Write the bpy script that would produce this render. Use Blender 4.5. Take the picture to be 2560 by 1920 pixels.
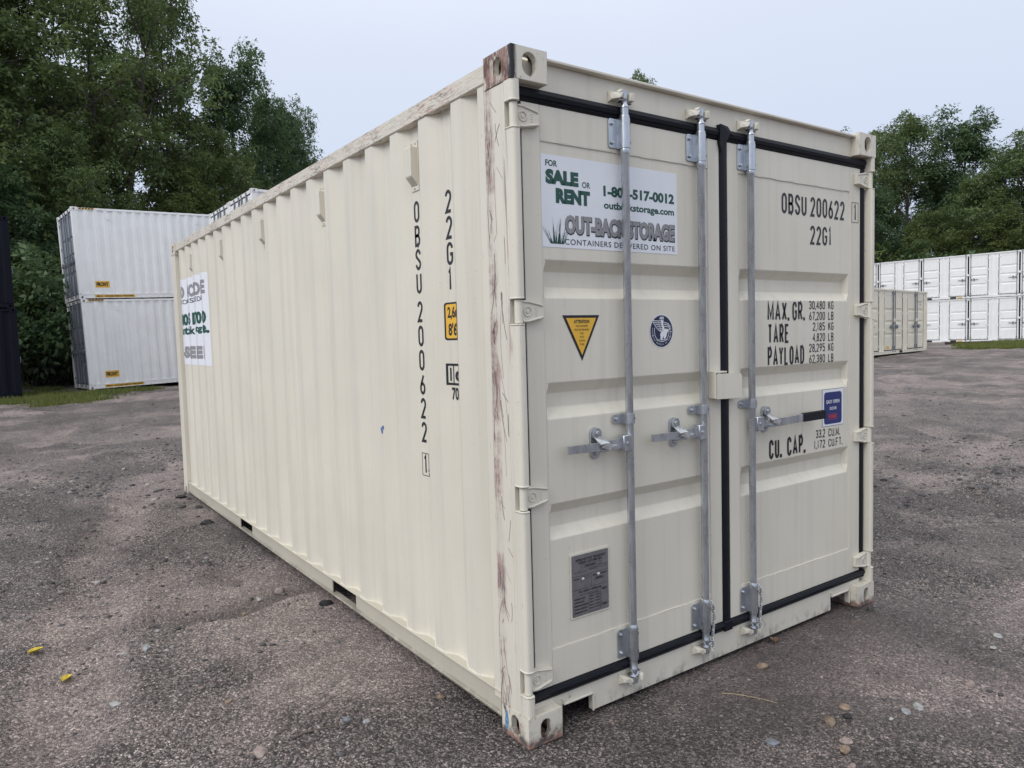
import bpy, bmesh, math, random
import numpy as np
from mathutils import Matrix, Vector

# ------------------------------------------------------------------ scene, camera, light
S = bpy.context.scene
for o in list(bpy.data.objects):
    bpy.data.objects.remove(o)
COL = S.collection
RAD = math.radians

CAM = np.array([-1.557635, -2.156788, 1.555708])
ROT = np.array([[0.8154595, -0.5781653, -0.0273994],
                [-0.0597692, -0.0370271, -0.9975253],
                [0.57572, 0.815079, -0.0647506]])
FPX = 1831.6147
cam_data = bpy.data.cameras.new('camera')
cam = bpy.data.objects.new('camera', cam_data)
COL.objects.link(cam)
cam_data.sensor_width = 36
cam_data.sensor_fit = 'HORIZONTAL'
cam_data.lens = FPX / 2560 * 36
cam_data.clip_start = 0.05
cam_data.clip_end = 2000
mw = Matrix.Identity(4)
for i in range(3):
    mw[i][0] = ROT[0][i]
    mw[i][1] = -ROT[1][i]
    mw[i][2] = -ROT[2][i]
    mw[i][3] = CAM[i]
cam.matrix_world = mw
S.camera = cam

SUN_DIR = Vector((-0.86, -0.13, 0.72)).normalized()
W = bpy.data.worlds.new('World')
S.world = W
W.use_nodes = True
wt = W.node_tree
wt.nodes.clear()
w_out = wt.nodes.new('ShaderNodeOutputWorld')
w_sky = wt.nodes.new('ShaderNodeTexSky')
w_sky.sky_type = 'NISHITA'
w_sky.sun_disc = False
w_sky.sun_elevation = math.asin(SUN_DIR.z)
w_sky.sun_rotation = math.atan2(SUN_DIR.x, SUN_DIR.y)
w_sky.air_density = 1.0
w_sky.dust_density = 3.0
w_b1 = wt.nodes.new('ShaderNodeBackground')
w_b1.inputs[1].default_value = 0.08
wt.links.new(w_sky.outputs[0], w_b1.inputs[0])
# even cloud layer: a little brighter overhead, as a closed overcast is
w_tc = wt.nodes.new('ShaderNodeTexCoord')
w_sep = wt.nodes.new('ShaderNodeSeparateXYZ')
wt.links.new(w_tc.outputs['Generated'], w_sep.inputs[0])
w_n = wt.nodes.new('ShaderNodeTexNoise')
w_n.inputs['Scale'].default_value = 1.6
w_n.inputs['Detail'].default_value = 3
wt.links.new(w_tc.outputs['Generated'], w_n.inputs['Vector'])
w_m = wt.nodes.new('ShaderNodeMath')
w_m.operation = 'MULTIPLY_ADD'
w_m.inputs[1].default_value = 0.16
wt.links.new(w_n.outputs[0], w_m.inputs[0])
wt.links.new(w_sep.outputs[2], w_m.inputs[2])
w_r = wt.nodes.new('ShaderNodeValToRGB')
cr = w_r.color_ramp
cr.elements[0].position = 0.0
cr.elements[0].color = (0.54, 0.63, 0.82, 1)
cr.elements[1].position = 1.0
cr.elements[1].color = (1.34, 1.36, 1.38, 1)
e = cr.elements.new(0.45)
e.color = (0.76, 0.83, 0.98, 1)
wt.links.new(w_m.outputs[0], w_r.inputs[0])
w_b2 = wt.nodes.new('ShaderNodeBackground')
w_b2.inputs[1].default_value = 1.0
wt.links.new(w_r.outputs[0], w_b2.inputs[0])
w_mix = wt.nodes.new('ShaderNodeMixShader')
w_mix.inputs[0].default_value = 0.9
wt.links.new(w_b1.outputs[0], w_mix.inputs[1])
wt.links.new(w_b2.outputs[0], w_mix.inputs[2])
wt.links.new(w_mix.outputs[0], w_out.inputs[0])

sun_data = bpy.data.lights.new('sun', 'SUN')
sun_data.energy = 1.4
sun_data.angle = RAD(35)
sun_data.color = (1.0, 0.98, 0.95)
sun = bpy.data.objects.new('sun', sun_data)
COL.objects.link(sun)
sun.rotation_euler = SUN_DIR.to_track_quat('Z', 'Y').to_euler()
sun.location = (-20, -8, 30)

S.view_settings.view_transform = 'Standard'
S.view_settings.look = 'None'
S.view_settings.gamma = 1.0
S.view_settings.exposure = 0.06
S.view_settings.use_curve_mapping = False
S.cycles.max_bounces = 6
S.cycles.diffuse_bounces = 3
S.cycles.glossy_bounces = 2
S.cycles.transmission_bounces = 3
S.cycles.transparent_max_bounces = 6

rng = random.Random(7)
nrg = np.random.default_rng(11)


# ------------------------------------------------------------------ helpers: objects
def empty(name, loc=(0, 0, 0), rz=0.0, label=None, cat=None, group=None):
    o = bpy.data.objects.new(name, None)
    COL.objects.link(o)
    o.location = loc
    o.rotation_euler = (0, 0, rz)
    o.empty_display_size = 0.2
    tag(o, label, cat, group)
    return o


def tag(o, label=None, cat=None, group=None, kind=None):
    if label: o['label'] = label
    if cat: o['category'] = cat
    if group: o['group'] = group
    if kind: o['kind'] = kind
    return o


def inst(name, me, parent=None, loc=(0, 0, 0), rot=(0, 0, 0), scale=(1, 1, 1)):
    o = bpy.data.objects.new(name, me)
    COL.objects.link(o)
    o.parent = parent
    o.location = loc
    o.rotation_euler = rot
    o.scale = scale
    return o


class MB:
    """collects simple solids; build() links them as one mesh object"""
    def __init__(self):
        self.v = []
        self.f = []
        self.open = []

    def add(self, vs, fs):
        b = len(self.v)
        self.v += [tuple(map(float, p)) for p in vs]
        self.f += [tuple(i + b for i in q) for q in fs]
        return self

    def box(self, x0, x1, y0, y1, z0, z1, ch=0.0):
        lo = (min(x0, x1), min(y0, y1), min(z0, z1))
        hi = (max(x0, x1), max(y0, y1), max(z0, z1))
        if ch <= 0:
            P = [(lo[0] if not i & 1 else hi[0], lo[1] if not i & 2 else hi[1], lo[2] if not i & 4 else hi[2]) for i in range(8)]
            return self.add(P, [(0, 2, 3, 1), (4, 5, 7, 6), (0, 1, 5, 4), (2, 6, 7, 3), (0, 4, 6, 2), (1, 3, 7, 5)])
        ch = min(ch, 0.45 * min(hi[i] - lo[i] for i in range(3)))
        vs, ix = [], {}
        for c in range(8):
            for a in range(3):
                p = []
                for k in range(3):
                    h = hi[k] if c >> k & 1 else lo[k]
                    if k != a:
                        h += -ch if c >> k & 1 else ch
                    p.append(h)
                ix[(c, a)] = len(vs)
                vs.append(p)
        fs = []
        for a in range(3):
            b, c = (a + 1) % 3, (a + 2) % 3
            for s in (0, 1):
                q = [s << a, s << a | 1 << b, s << a | 1 << b | 1 << c, s << a | 1 << c]
                q = [ix[(i, a)] for i in q]
                fs.append(q if s else q[::-1])
            for sb in (0, 1):
                for sc in (0, 1):
                    base = sb << b | sc << c
                    q = [ix[(base, b)], ix[(base | 1 << a, b)], ix[(base | 1 << a, c)], ix[(base, c)]]
                    fs.append(q)
        for c in range(8):
            fs.append([ix[(c, 0)], ix[(c, 1)], ix[(c, 2)]])
        return self.add(vs, fs)

    def rings(self, rs, cap=True, close=False):
        n = len(rs[0])
        vs = [p for r in rs for p in r]
        fs = []
        m = len(rs)
        for k in range(m if close else m - 1):
            a, b = k * n, ((k + 1) % m) * n
            for i in range(n):
                j = (i + 1) % n
                fs.append((a + i, a + j, b + j, b + i))
        if cap and not close:
            fs.append(tuple(range(n))[::-1])
            fs.append(tuple(range((m - 1) * n, m * n)))
        return self.add(vs, fs)

    def cyl(self, p0, p1, r, n=16, r1=None, cap=True):
        return self.tube([p0, p1], [r, r if r1 is None else r1], n, cap)

    def tube(self, pts, r, n=8, cap=True):
        pts = [Vector(p) for p in pts]
        if not hasattr(r, '__len__'):
            r = [r] * len(pts)
        rs = []
        up = None
        for i, p in enumerate(pts):
            d = (pts[min(i + 1, len(pts) - 1)] - pts[max(i - 1, 0)])
            d = d.normalized() if d.length > 1e-9 else Vector((0, 0, 1))
            if up is None:
                up = Vector((1, 0, 0)) if abs(d.x) < 0.9 else Vector((0, 1, 0))
            u = (up - d * up.dot(d)).normalized()
            up = u
            w = d.cross(u)
            rs.append([p + (u * math.cos(t) + w * math.sin(t)) * r[i] for t in [2 * math.pi * k / n for k in range(n)]])
        return self.rings(rs, cap)

    def lathe_z(self, x, y, prof, n=18):
        """prof: list of (z, r)"""
        return self.rings([[(x + r * math.cos(2 * math.pi * k / n), y + r * math.sin(2 * math.pi * k / n), z) for k in range(n)] for z, r in prof])

    def prism(self, poly, fn, a, b):
        """poly of 2d points, fn(u, v, w) -> point, extruded from w = a to b"""
        return self.rings([[fn(u, v, a) for u, v in poly], [fn(u, v, b) for u, v in poly]])

    def hull(self, pts):
        bm = bmesh.new()
        for p in pts:
            bm.verts.new(p)
        r = bmesh.ops.convex_hull(bm, input=bm.verts[:])
        bmesh.ops.delete(bm, geom=[g for g in r['geom_interior'] if isinstance(g, bmesh.types.BMVert)], context='VERTS')
        bm.verts.index_update()
        self.add([v.co[:] for v in bm.verts], [[v.index for v in f.verts] for f in bm.faces])
        bm.free()
        return self

    def mesh(self, name, mat, smooth=False, recalc=True):
        me = bpy.data.meshes.new(name)
        me.from_pydata(self.v, [], self.f)
        if recalc:
            bm = bmesh.new()
            bm.from_mesh(me)
            bmesh.ops.recalc_face_normals(bm, faces=bm.faces[:])
            bm.to_mesh(me)
            bm.free()
        if mat is not None:
            me.materials.append(mat)
        if smooth:
            me.polygons.foreach_set('use_smooth', [True] * len(me.polygons))
            try:
                me.set_sharp_from_angle(angle=RAD(40))
            except Exception:
                pass
        return me

    def build(self, name, mat, parent=None, smooth=False, recalc=True, **kw):
        return inst(name, self.mesh(name, mat, smooth, recalc), parent, **kw)


# ------------------------------------------------------------------ helpers: materials
class NT:
    def __init__(self, name):
        self.m = bpy.data.materials.new(name)
        self.m.use_nodes = True
        self.t = self.m.node_tree
        self.t.nodes.clear()
        self.out = self.t.nodes.new('ShaderNodeOutputMaterial')

    def n(self, typ, ins=None, **at):
        nd = self.t.nodes.new('ShaderNode' + typ)
        for k, v in at.items():
            setattr(nd, k, v)
        for k, v in (ins or {}).items():
            s = nd.inputs[k]
            if isinstance(v, bpy.types.NodeSocket):
                self.t.links.new(v, s)
            else:
                s.default_value = v
        return nd

    def math(self, op, a, b=0.0, c=0.0, clamp=False):
        nd = self.n('Math', {0: a, 1: b, 2: c}, operation=op)
        nd.use_clamp = clamp
        return nd.outputs[0]

    def sep(self, v):
        return self.n('SeparateXYZ', {0: v}).outputs

    def obj(self):
        return self.n('TexCoord').outputs['Object']

    def mapping(self, v, scale=(1, 1, 1), loc=(0, 0, 0)):
        return self.n('Mapping', {'Vector': v, 'Scale': scale, 'Location': loc}).outputs[0]

    def noise(self, v, scale=5, detail=4, rough=0.55, dist=0.0):
        return self.n('TexNoise', {'Vector': v, 'Scale': scale, 'Detail': detail, 'Roughness': rough, 'Distortion': dist}).outputs[0]

    def ramp(self, f, lo, hi, a=0.0, b=1.0, smooth=True):
        nd = self.n('MapRange', {'Value': f, 'From Min': lo, 'From Max': hi, 'To Min': a, 'To Max': b})
        nd.interpolation_type = 'SMOOTHSTEP' if smooth else 'LINEAR'
        return nd.outputs[0]

    def mix(self, f, a, b, blend='MIX'):
        nd = self.n('Mix', data_type='RGBA', blend_type=blend)
        for i, v in ((0, f), (6, a), (7, b)):
            s = nd.inputs[i]
            if isinstance(v, bpy.types.NodeSocket):
                self.t.links.new(v, s)
            else:
                s.default_value = (*v, 1) if (hasattr(v, '__len__') and len(v) == 3) else v
        return nd.outputs[2]

    def bsdf(self, color, rough=0.5, metal=0.0, normal=None, spec=0.5, **kw):
        nd = self.n('BsdfPrincipled')
        for k, v in (('Base Color', color), ('Roughness', rough), ('Metallic', metal), ('Specular IOR Level', spec), *kw.items()):
            s = nd.inputs[k]
            if isinstance(v, bpy.types.NodeSocket):
                self.t.links.new(v, s)
            else:
                s.default_value = (*v, 1) if (hasattr(v, '__len__') and len(v) == 3) else v
        if normal is not None:
            self.t.links.new(normal, nd.inputs['Normal'])
        self.t.links.new(nd.outputs[0], self.out.inputs[0])
        return nd

    def bump(self, h, strength=0.3, dist=0.01, normal=None):
        nd = self.n('Bump', {'Height': h, 'Strength': strength, 'Distance': dist})
        if normal is not None:
            self.t.links.new(normal, nd.inputs['Normal'])
        return nd.outputs[0]


def paint(name, col, rough=0.42, wear=None, drops=True, bevel=0.003, dirt=True, spec=0.5, streak=0.05):
    """painted corrugated steel; wear = 'post' | 'casting' | 'rail' adds scrapes down to primer and rust"""
    k = NT(name)
    v = k.obj()
    x, y, z = k.sep(v)
    big = k.noise(v, 1.7, 3)
    st = k.noise(k.mapping(v, (26, 26, 0.9)), 1.0, 4)
    c = k.mix(k.ramp(big, 0.3, 0.7), tuple(q * 0.965 for q in col), tuple(min(1, q * 1.03) for q in col))
    c = k.mix(k.ramp(st, 0.45, 0.75, 0, streak * 4), c, tuple(q * 0.82 for q in col))
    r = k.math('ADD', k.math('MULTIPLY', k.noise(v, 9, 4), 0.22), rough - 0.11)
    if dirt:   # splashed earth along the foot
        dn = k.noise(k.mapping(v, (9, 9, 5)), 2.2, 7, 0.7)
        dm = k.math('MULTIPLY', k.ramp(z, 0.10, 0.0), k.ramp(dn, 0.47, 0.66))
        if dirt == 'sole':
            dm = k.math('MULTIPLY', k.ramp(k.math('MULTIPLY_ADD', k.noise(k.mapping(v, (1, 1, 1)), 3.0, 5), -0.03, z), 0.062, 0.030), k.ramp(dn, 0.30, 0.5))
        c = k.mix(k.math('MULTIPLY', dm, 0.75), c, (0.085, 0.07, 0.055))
    if wear:
        if wear == 'post':
            s1 = k.noise(k.mapping(v, (170, 170, 5.0)), 1.0, 6, 0.65, 1.6)
            s2 = k.noise(k.mapping(v, (22, 22, 1.4), (3, 1, 7)), 1.0, 6, 0.7, 1.2)
            strip = k.math('MULTIPLY', k.ramp(k.math('ADD', y, k.math('MULTIPLY', k.noise(k.mapping(v, (1, 1, 3)), 2.0, 3), 0.06)), 0.150, 0.185), k.ramp(y, 0.20, 0.186))
            big2 = k.ramp(k.noise(k.mapping(v, (1, 1, 1.6), (0, 0, 4)), 3.4, 5, .65), 0.40, 0.60)
            ms = k.math('MULTIPLY', k.math('MULTIPLY', k.ramp(s1, 0.37, 0.55), strip), k.math('MULTIPLY_ADD', big2, 1.0, 0.22), clamp=True)
            seam = k.math('MULTIPLY', k.ramp(y, 0.030, 0.050), k.ramp(y, 0.075, 0.056))
            m2 = k.math('MULTIPLY', k.math('MULTIPLY', k.ramp(s2, 0.52, 0.66), seam), 0.8)
            m3 = k.math('MULTIPLY', k.ramp(k.noise(k.mapping(v, (110, 110, 11), (5, 2, 0)), 1, 7, 0.72, 1.4), 0.61, 0.70), 0.85)
            m = k.math('MAXIMUM', ms, k.math('MAXIMUM', m2, m3))
            wc = k.mix(k.ramp(k.noise(k.mapping(v, (90, 90, 4)), 1.0, 5, 0.6), 0.46, 0.62), (0.34, 0.21, 0.20), (0.045, 0.032, 0.036))
        elif wear == 'casting':
            s1 = k.noise(k.mapping(v, (1, 1, 0.45)), 24, 9, 0.72, 0.4)
            edge = k.ramp(k.noise(v, 9, 3), 0.42, 0.66)
            m = k.math('MULTIPLY', k.ramp(s1, 0.50, 0.62), k.math('MULTIPLY_ADD', edge, 0.9, 0.12), clamp=True)
            if dirt:
                m = k.math('MAXIMUM', m, k.math('MULTIPLY', k.ramp(k.math('MULTIPLY_ADD', k.noise(v, 30, 6, .7), -0.07, z), 0.012, -0.022), 0.9))
            wc = k.mix(k.ramp(k.noise(v, 31, 4), 0.4, 0.6), (0.30, 0.15, 0.11), (0.05, 0.04, 0.042))
        elif wear == 'raw':   # local origin at the outer corner: side face scraped to primer, front edge black
            s1 = k.noise(k.mapping(v, (30, 30, 9)), 1.0, 8, 0.7, 0.8)
            sidef = k.ramp(x, 0.012, 0.002)
            edge = k.math('MULTIPLY', k.ramp(k.math('ADD', x, y), 0.030, 0.012), 1.0)
            m = k.math('MULTIPLY', k.ramp(s1, 0.38, 0.52), sidef)
            m = k.math('MAXIMUM', m, k.math('MULTIPLY', edge, k.ramp(s1, 0.30, 0.45)))
            m = k.math('MAXIMUM', m, k.math('MULTIPLY', k.ramp(k.noise(v, 40, 8, .75), 0.58, 0.68), 0.8))
            wc = k.mix(k.ramp(k.noise(k.mapping(v, (40, 22, 16)), 1.0, 5, .6), 0.40, 0.58), (0.34, 0.22, 0.19), (0.15, 0.085, 0.07))
            wc = k.mix(edge, wc, (0.02, 0.02, 0.024))
        elif wear == 'rail':
            s1 = k.noise(k.mapping(v, (130, 16, 170)), 1.0, 9, 0.75, 1.2)
            g = k.ramp(k.noise(k.mapping(v, (1, 1.2, 1)), 2.0, 4), 0.36, 0.62)
            m = k.math('MULTIPLY', k.ramp(s1, 0.46, 0.60), k.math('MULTIPLY_ADD', g, 0.8, 0.30), clamp=True)
            wc = k.mix(k.ramp(k.noise(k.mapping(v, (30, 8, 30)), 1.0, 5), 0.42, 0.6), (0.42, 0.27, 0.23), (0.09, 0.08, 0.08))
        elif wear == 'few':   # a handful of chips, mostly small
            s1 = k.noise(k.mapping(v, (1, 1, 0.6), (2, 5, 1)), 21, 9, 0.78, 0.2)
            pl_ = k.ramp(k.noise(v, 1.9, 3), 0.48, 0.62)
            m = k.math('MULTIPLY', k.math('MULTIPLY', k.ramp(s1, 0.66, 0.70), pl_), 0.85)
            wc = k.mix(k.ramp(k.noise(v, 8, 3), 0.45, 0.6), (0.28, 0.17, 0.11), (0.06, 0.05, 0.05))
        else:   # light nicks
            s1 = k.noise(k.mapping(v, (1, 1, 0.5)), 14, 9, 0.75, 0.3)
            m = k.math('MULTIPLY', k.ramp(s1, 0.63, 0.70), 0.8)
            wc = k.mix(k.ramp(k.noise(v, 8, 3), 0.45, 0.6), (0.34, 0.17, 0.09), (0.06, 0.045, 0.04))
        c = k.mix(m, c, wc)
        r = k.math('MULTIPLY_ADD', m, 0.3, r)
    nrm = k.n('Bevel', {'Radius': bevel}, samples=3).outputs[0] if bevel else None
    h = k.math('MULTIPLY_ADD', k.noise(v, 2.3, 2), 6.0, k.noise(k.mapping(v, (1, 1, 0.6)), 16, 3))
    nrm = k.bump(h, 0.12, 0.004, nrm)
    if drops:
        vo = k.n('TexVoronoi', {'Vector': k.mapping(v, (1, 1, 0.75)), 'Scale': 58.0})
        cellr = k.sep(vo.outputs['Color'])[0]
        dm = k.math('MULTIPLY', k.ramp(vo.outputs['Distance'], 0.20, 0.06), k.ramp(cellr, 0.84, 0.86))
        nrm = k.bump(dm, 0.45, 0.003, nrm)
        r = k.math('MULTIPLY_ADD', dm, -0.3, r, clamp=True)
    k.bsdf(c, r, 0, nrm, spec)
    return k.m


def plain(name, col, rough=0.5, metal=0.0, var=0.0, scale=20, bump=0.0, spec=0.5):
    k = NT(name)
    c = col
    nrm = None
    if var or bump:
        v = k.obj()
        nz = k.noise(v, scale, 5, 0.6)
        if var:
            c = k.mix(k.ramp(nz, 0.3, 0.7), tuple(q * (1 - var) for q in col), tuple(min(1, q * (1 + var)) for q in col))
        if bump:
            nrm = k.bump(nz, bump, 0.003)
    k.bsdf(c, rough, metal, nrm, spec)
    return k.m


def galvanised(name):
    k = NT(name)
    v = k.obj()
    vo = k.n('TexVoronoi', {'Vector': v, 'Scale': 55.0})
    nz = k.noise(k.mapping(v, (1, 1, 0.25)), 30, 6, 0.65)
    c = k.mix(k.ramp(nz, 0.32, 0.7), (0.42, 0.45, 0.49), (0.57, 0.60, 0.64))
    c = k.mix(k.math('MULTIPLY', k.sep(vo.outputs['Color'])[0], 0.22), c, (0.60, 0.63, 0.66))
    r = k.math('MULTIPLY_ADD', nz, 0.34, 0.12)
    nr = k.n('Bevel', {'Radius': 0.0015}, samples=3).outputs[0]
    k.bsdf(c, r, 0.85, k.bump(nz, 0.10, 0.002, nr), 0.5)
    return k.m


M = {}
CREAM = (0.712, 0.674, 0.574)
M['cream'] = paint('cream_paint', CREAM, wear='few', streak=0.105)
M['cream_post'] = paint('cream_paint_scraped_post', CREAM, wear='post')
M['cream_casting'] = paint('cream_paint_rusty_casting', CREAM, wear='casting', bevel=0.006)
M['cream_casting_top'] = paint('cream_paint_casting', CREAM, wear='casting', bevel=0.006, dirt=False)
M['cream_casting_raw'] = paint('cream_paint_scraped_casting', CREAM, wear='raw', bevel=0.006, dirt=False)
M['cream_nick'] = paint('cream_paint_nicked', CREAM, wear='nick')
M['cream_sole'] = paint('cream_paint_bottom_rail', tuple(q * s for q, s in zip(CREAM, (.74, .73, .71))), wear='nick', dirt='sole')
M['cream_rail'] = paint('cream_paint_scuffed_rail', CREAM, wear='rail')
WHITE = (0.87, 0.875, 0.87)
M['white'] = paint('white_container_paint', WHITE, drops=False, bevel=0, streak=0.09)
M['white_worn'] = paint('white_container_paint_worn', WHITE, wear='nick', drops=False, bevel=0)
M['white_shaded'] = paint('white_door_paint_shaded', (0.30, 0.33, 0.37), wear='nick', drops=False, bevel=0)  # white end doors lying in shade: the shade is put into this base colour
M['cream_far'] = paint('ivory_container_paint', (0.80, 0.745, 0.61), drops=False, bevel=0)
M['navy'] = paint('black_container_paint', (0.007, 0.008, 0.015), rough=0.6, drops=False, bevel=0, dirt=False, spec=0.12)
M['galv'] = galvanised('galvanised_steel')
M['galv_far'] = plain('dull_galvanised_steel', (0.22, 0.24, 0.27), 0.5, 0.5)
M['zinc'] = plain('bright_zinc', (0.62, 0.64, 0.66), 0.30, 0.85, 0.15, 60, 0.2)
M['rubber'] = plain('black_rubber', (0.007, 0.008, 0.013), 0.5, 0, 0.2, 30, 0.15, 0.25)
M['vinyl'] = plain('white_vinyl', (0.78, 0.80, 0.85), 0.38, 0, 0.02, 6)
M['black'] = plain('black_print', (0.010, 0.011, 0.016), 0.45)
M['green'] = plain('dark_green_print', (0.008, 0.075, 0.055), 0.45)
M['ink'] = plain('charcoal_print', (0.022, 0.03, 0.033), 0.45)
M['grey'] = plain('grey_print', (0.27, 0.265, 0.275), 0.45, 0, 0.12, 90)
M['yellow'] = plain('amber_sticker', (0.80, 0.46, 0.045), 0.42)
M['navyprint'] = plain('navy_print', (0.006, 0.014, 0.055), 0.42)
M['blue'] = plain('blue_print', (0.010, 0.022, 0.15), 0.42)
M['red'] = plain('red_print', (0.62, 0.06, 0.04), 0.45)
M['plate'] = plain('dull_metal_plate', (0.20, 0.19, 0.20), 0.42, 0.3, 0.1, 40)
M['dark'] = plain('dark_void', (0.012, 0.012, 0.012), 0.9)
M['steel_rope'] = plain('steel_wire', (0.42, 0.43, 0.44), 0.4, 0.6, 0.3, 300)
M['rust'] = plain('rust', (0.20, 0.085, 0.04), 0.8, 0, 0.35, 30)
# ------------------------------------------------------------------ lettering
def _arc(cx, cy, rx, ry, a0, a1, n=9):
    return [(cx + rx * math.cos(RAD(a0 + (a1 - a0) * i / n)), cy + ry * math.sin(RAD(a0 + (a1 - a0) * i / n))) for i in range(n + 1)]


K_ = 0.26
GL = {   # condensed container capitals as pen strokes in a unit box: (strokes, closed flags)
    'O': [_arc(.5, 1 - K_, .5, K_, 180, 0) + _arc(.5, K_, .5, K_, 0, -180) + ['c']],
    '1': [[(.30, .84), (.62, 1), (.62, 0)]],
    '2': [_arc(.5, 1 - K_, .5, K_, 170, -10) + [(.93, .60), (.02, 0), (1, 0)]],
    '3': [_arc(.5, .76, .5, .24, 165, -60) + [(.35, .52)], [(.35, .52)] + _arc(.5, .26, .5, .26, 65, -165)],
    '4': [[(.74, 0), (.74, 1), (.0, .30), (1, .30)]],
    '5': [[(.95, 1), (.06, 1), (.04, .56)] + _arc(.5, .30, .5, .30, 120, -160)],
    '6': [[(.78, 1), (.10, .45)], _arc(.5, .27, .5, .27, 0, 360, 18)[:-1] + ['c']],
    '7': [[(0, 1), (1, 1), (.40, 0)]],
    '8': [_arc(.5, .76, .44, .24, 0, 360, 18)[:-1] + ['c'], _arc(.5, .26, .5, .26, 0, 360, 18)[:-1] + ['c']],
    '9': [[(.22, 0), (.90, .55)], _arc(.5, .73, .5, .27, 0, 360, 18)[:-1] + ['c']],
    'A': [[(0, 0), (.5, 1), (1, 0)], [(.18, .28), (.82, .28)]],
    'B': [[(.45, .52), (0, .52), (0, 1), (.5, 1)] + _arc(.55, .76, .38, .24, 90, -90) + [(.0, .52)], [(0, .52), (0, 0), (.5, 0)] + _arc(.5, .26, .5, .26, -90, 90) + [(.3, .52)]],
    'C': [_arc(.5, 1 - K_, .5, K_, 0, 180) + _arc(.5, K_, .5, K_, 180, 360)],
    'D': [[(0, 0), (0, 1), (.45, 1)] + _arc(.45, 1 - .3, .55, .3, 90, 0) + _arc(.45, .3, .55, .3, 0, -90) + ['c']],
    'E': [[(1, 1), (0, 1), (0, 0), (1, 0)], [(0, .52), (.8, .52)]],
    'F': [[(1, 1), (0, 1), (0, 0)], [(0, .52), (.8, .52)]],
    'G': [_arc(.5, 1 - K_, .5, K_, 5, 180) + _arc(.5, K_, .5, K_, 180, 360) + [(1, .47), (.55, .47)]],
    'K': [[(0, 0), (0, 1)], [(1, 1), (.05, .42)], [(.38, .60), (1, 0)]],
    'L': [[(0, 1), (0, 0), (1, 0)]],
    'M': [[(0, 0), (0, 1), (.5, .15), (1, 1), (1, 0)]],
    'N': [[(0, 0), (0, 1), (1, 0), (1, 1)]],
    'P': [[(0, 0), (0, 1), (.5, 1)] + _arc(.5, .74, .5, .26, 90, -90) + [(0, .48)]],
    'R': [[(0, 0), (0, 1), (.5, 1)] + _arc(.5, .74, .5, .26, 90, -90) + [(0, .48)], [(.5, .48), (1, 0)]],
    'S': [_arc(.5, 1 - .25, .5, .25, 5, 180) + [(.06, .66), (.94, .36)] + _arc(.5, .25, .5, .25, 0, -175)],
    'T': [[(0, 1), (1, 1)], [(.5, 1), (.5, 0)]],
    'U': [[(0, 1)] + _arc(.5, K_, .5, K_, 180, 360) + [(1, 1)]],
    'X': [[(0, 0), (1, 1)], [(0, 1), (1, 0)]],
    'Y': [[(0, 1), (.5, .5), (1, 1)], [(.5, .5), (.5, 0)]],
}
GL['0'] = GL['O']
WID = {'1': .62, 'M': 1.25, '.': .16, ',': .16, ' ': .62, '4': 1.05, 'A': 1.1}


def _ribbon(pts, t, closed):
    """flat stroke of width t along a polyline, mitred"""
    n = len(pts)
    L, R_ = [], []
    for i in range(n):
        p = Vector(pts[i])
        a = Vector(pts[i - 1]) if (i > 0 or closed) else None
        b = Vector(pts[(i + 1) % n]) if (i < n - 1 or closed) else None
        d1 = (p - a).normalized() if a is not None else None
        d2 = (b - p).normalized() if b is not None else None
        d1 = d2 if d1 is None else d1
        d2 = d1 if d2 is None else d2
        n1 = Vector((-d1.y, d1.x))
        n2 = Vector((-d2.y, d2.x))
        m = n1 + n2
        m = m.normalized() if m.length > 1e-6 else n1
        s = t / 2 / max(0.42, m.dot(n1))
        L.append(tuple(p + m * s))
        R_.append(tuple(p - m * s))
    vs = L + R_
    fs = []
    for i in range(n if closed else n - 1):
        j = (i + 1) % n
        fs.append((i, n + i, n + j, j))
    return vs, fs


def stroke_text(txt, x0, x1, z0, z1, th=0.135, gap=0.26):
    """container capitals fitted to the box x0..x1, z0..z1"""
    H = z1 - z0
    t = th * H
    units = sum(WID.get(c, 1.0) for c in txt) + gap * (len(txt) - 1)
    cw = (x1 - x0) / units
    V, F = [], []
    x = x0
    for c in txt:
        w = WID.get(c, 1.0) * cw
        if c in '.,':
            b = len(V)
            d = t * 0.62
            cx = x + w / 2
            V += [(cx - d, z0), (cx + d, z0), (cx + d, z0 + 2 * d), (cx - d, z0 + 2 * d)]
            F.append((b, b + 1, b + 2, b + 3))
            if c == ',':
                b = len(V)
                V += [(cx - d * .2, z0), (cx + d, z0), (cx - d * .4, z0 - 1.6 * d), (cx - d, z0 - 1.6 * d)]
                F.append((b, b + 1, b + 2, b + 3))
        elif c in GL:
            for st in GL[c]:
                cl = st[-1] == 'c'
                st = st[:-1] if cl else st
                pts = [(x + t / 2 + u * max(w - t, 1e-4), z0 + t / 2 + v * (H - t)) for u, v in st]
                vs, fs = _ribbon(pts, t, cl)
                b = len(V)
                V += vs
                F += [tuple(i + b for i in f) for f in fs]
        x += w + gap * cw
    return V, F


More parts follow.
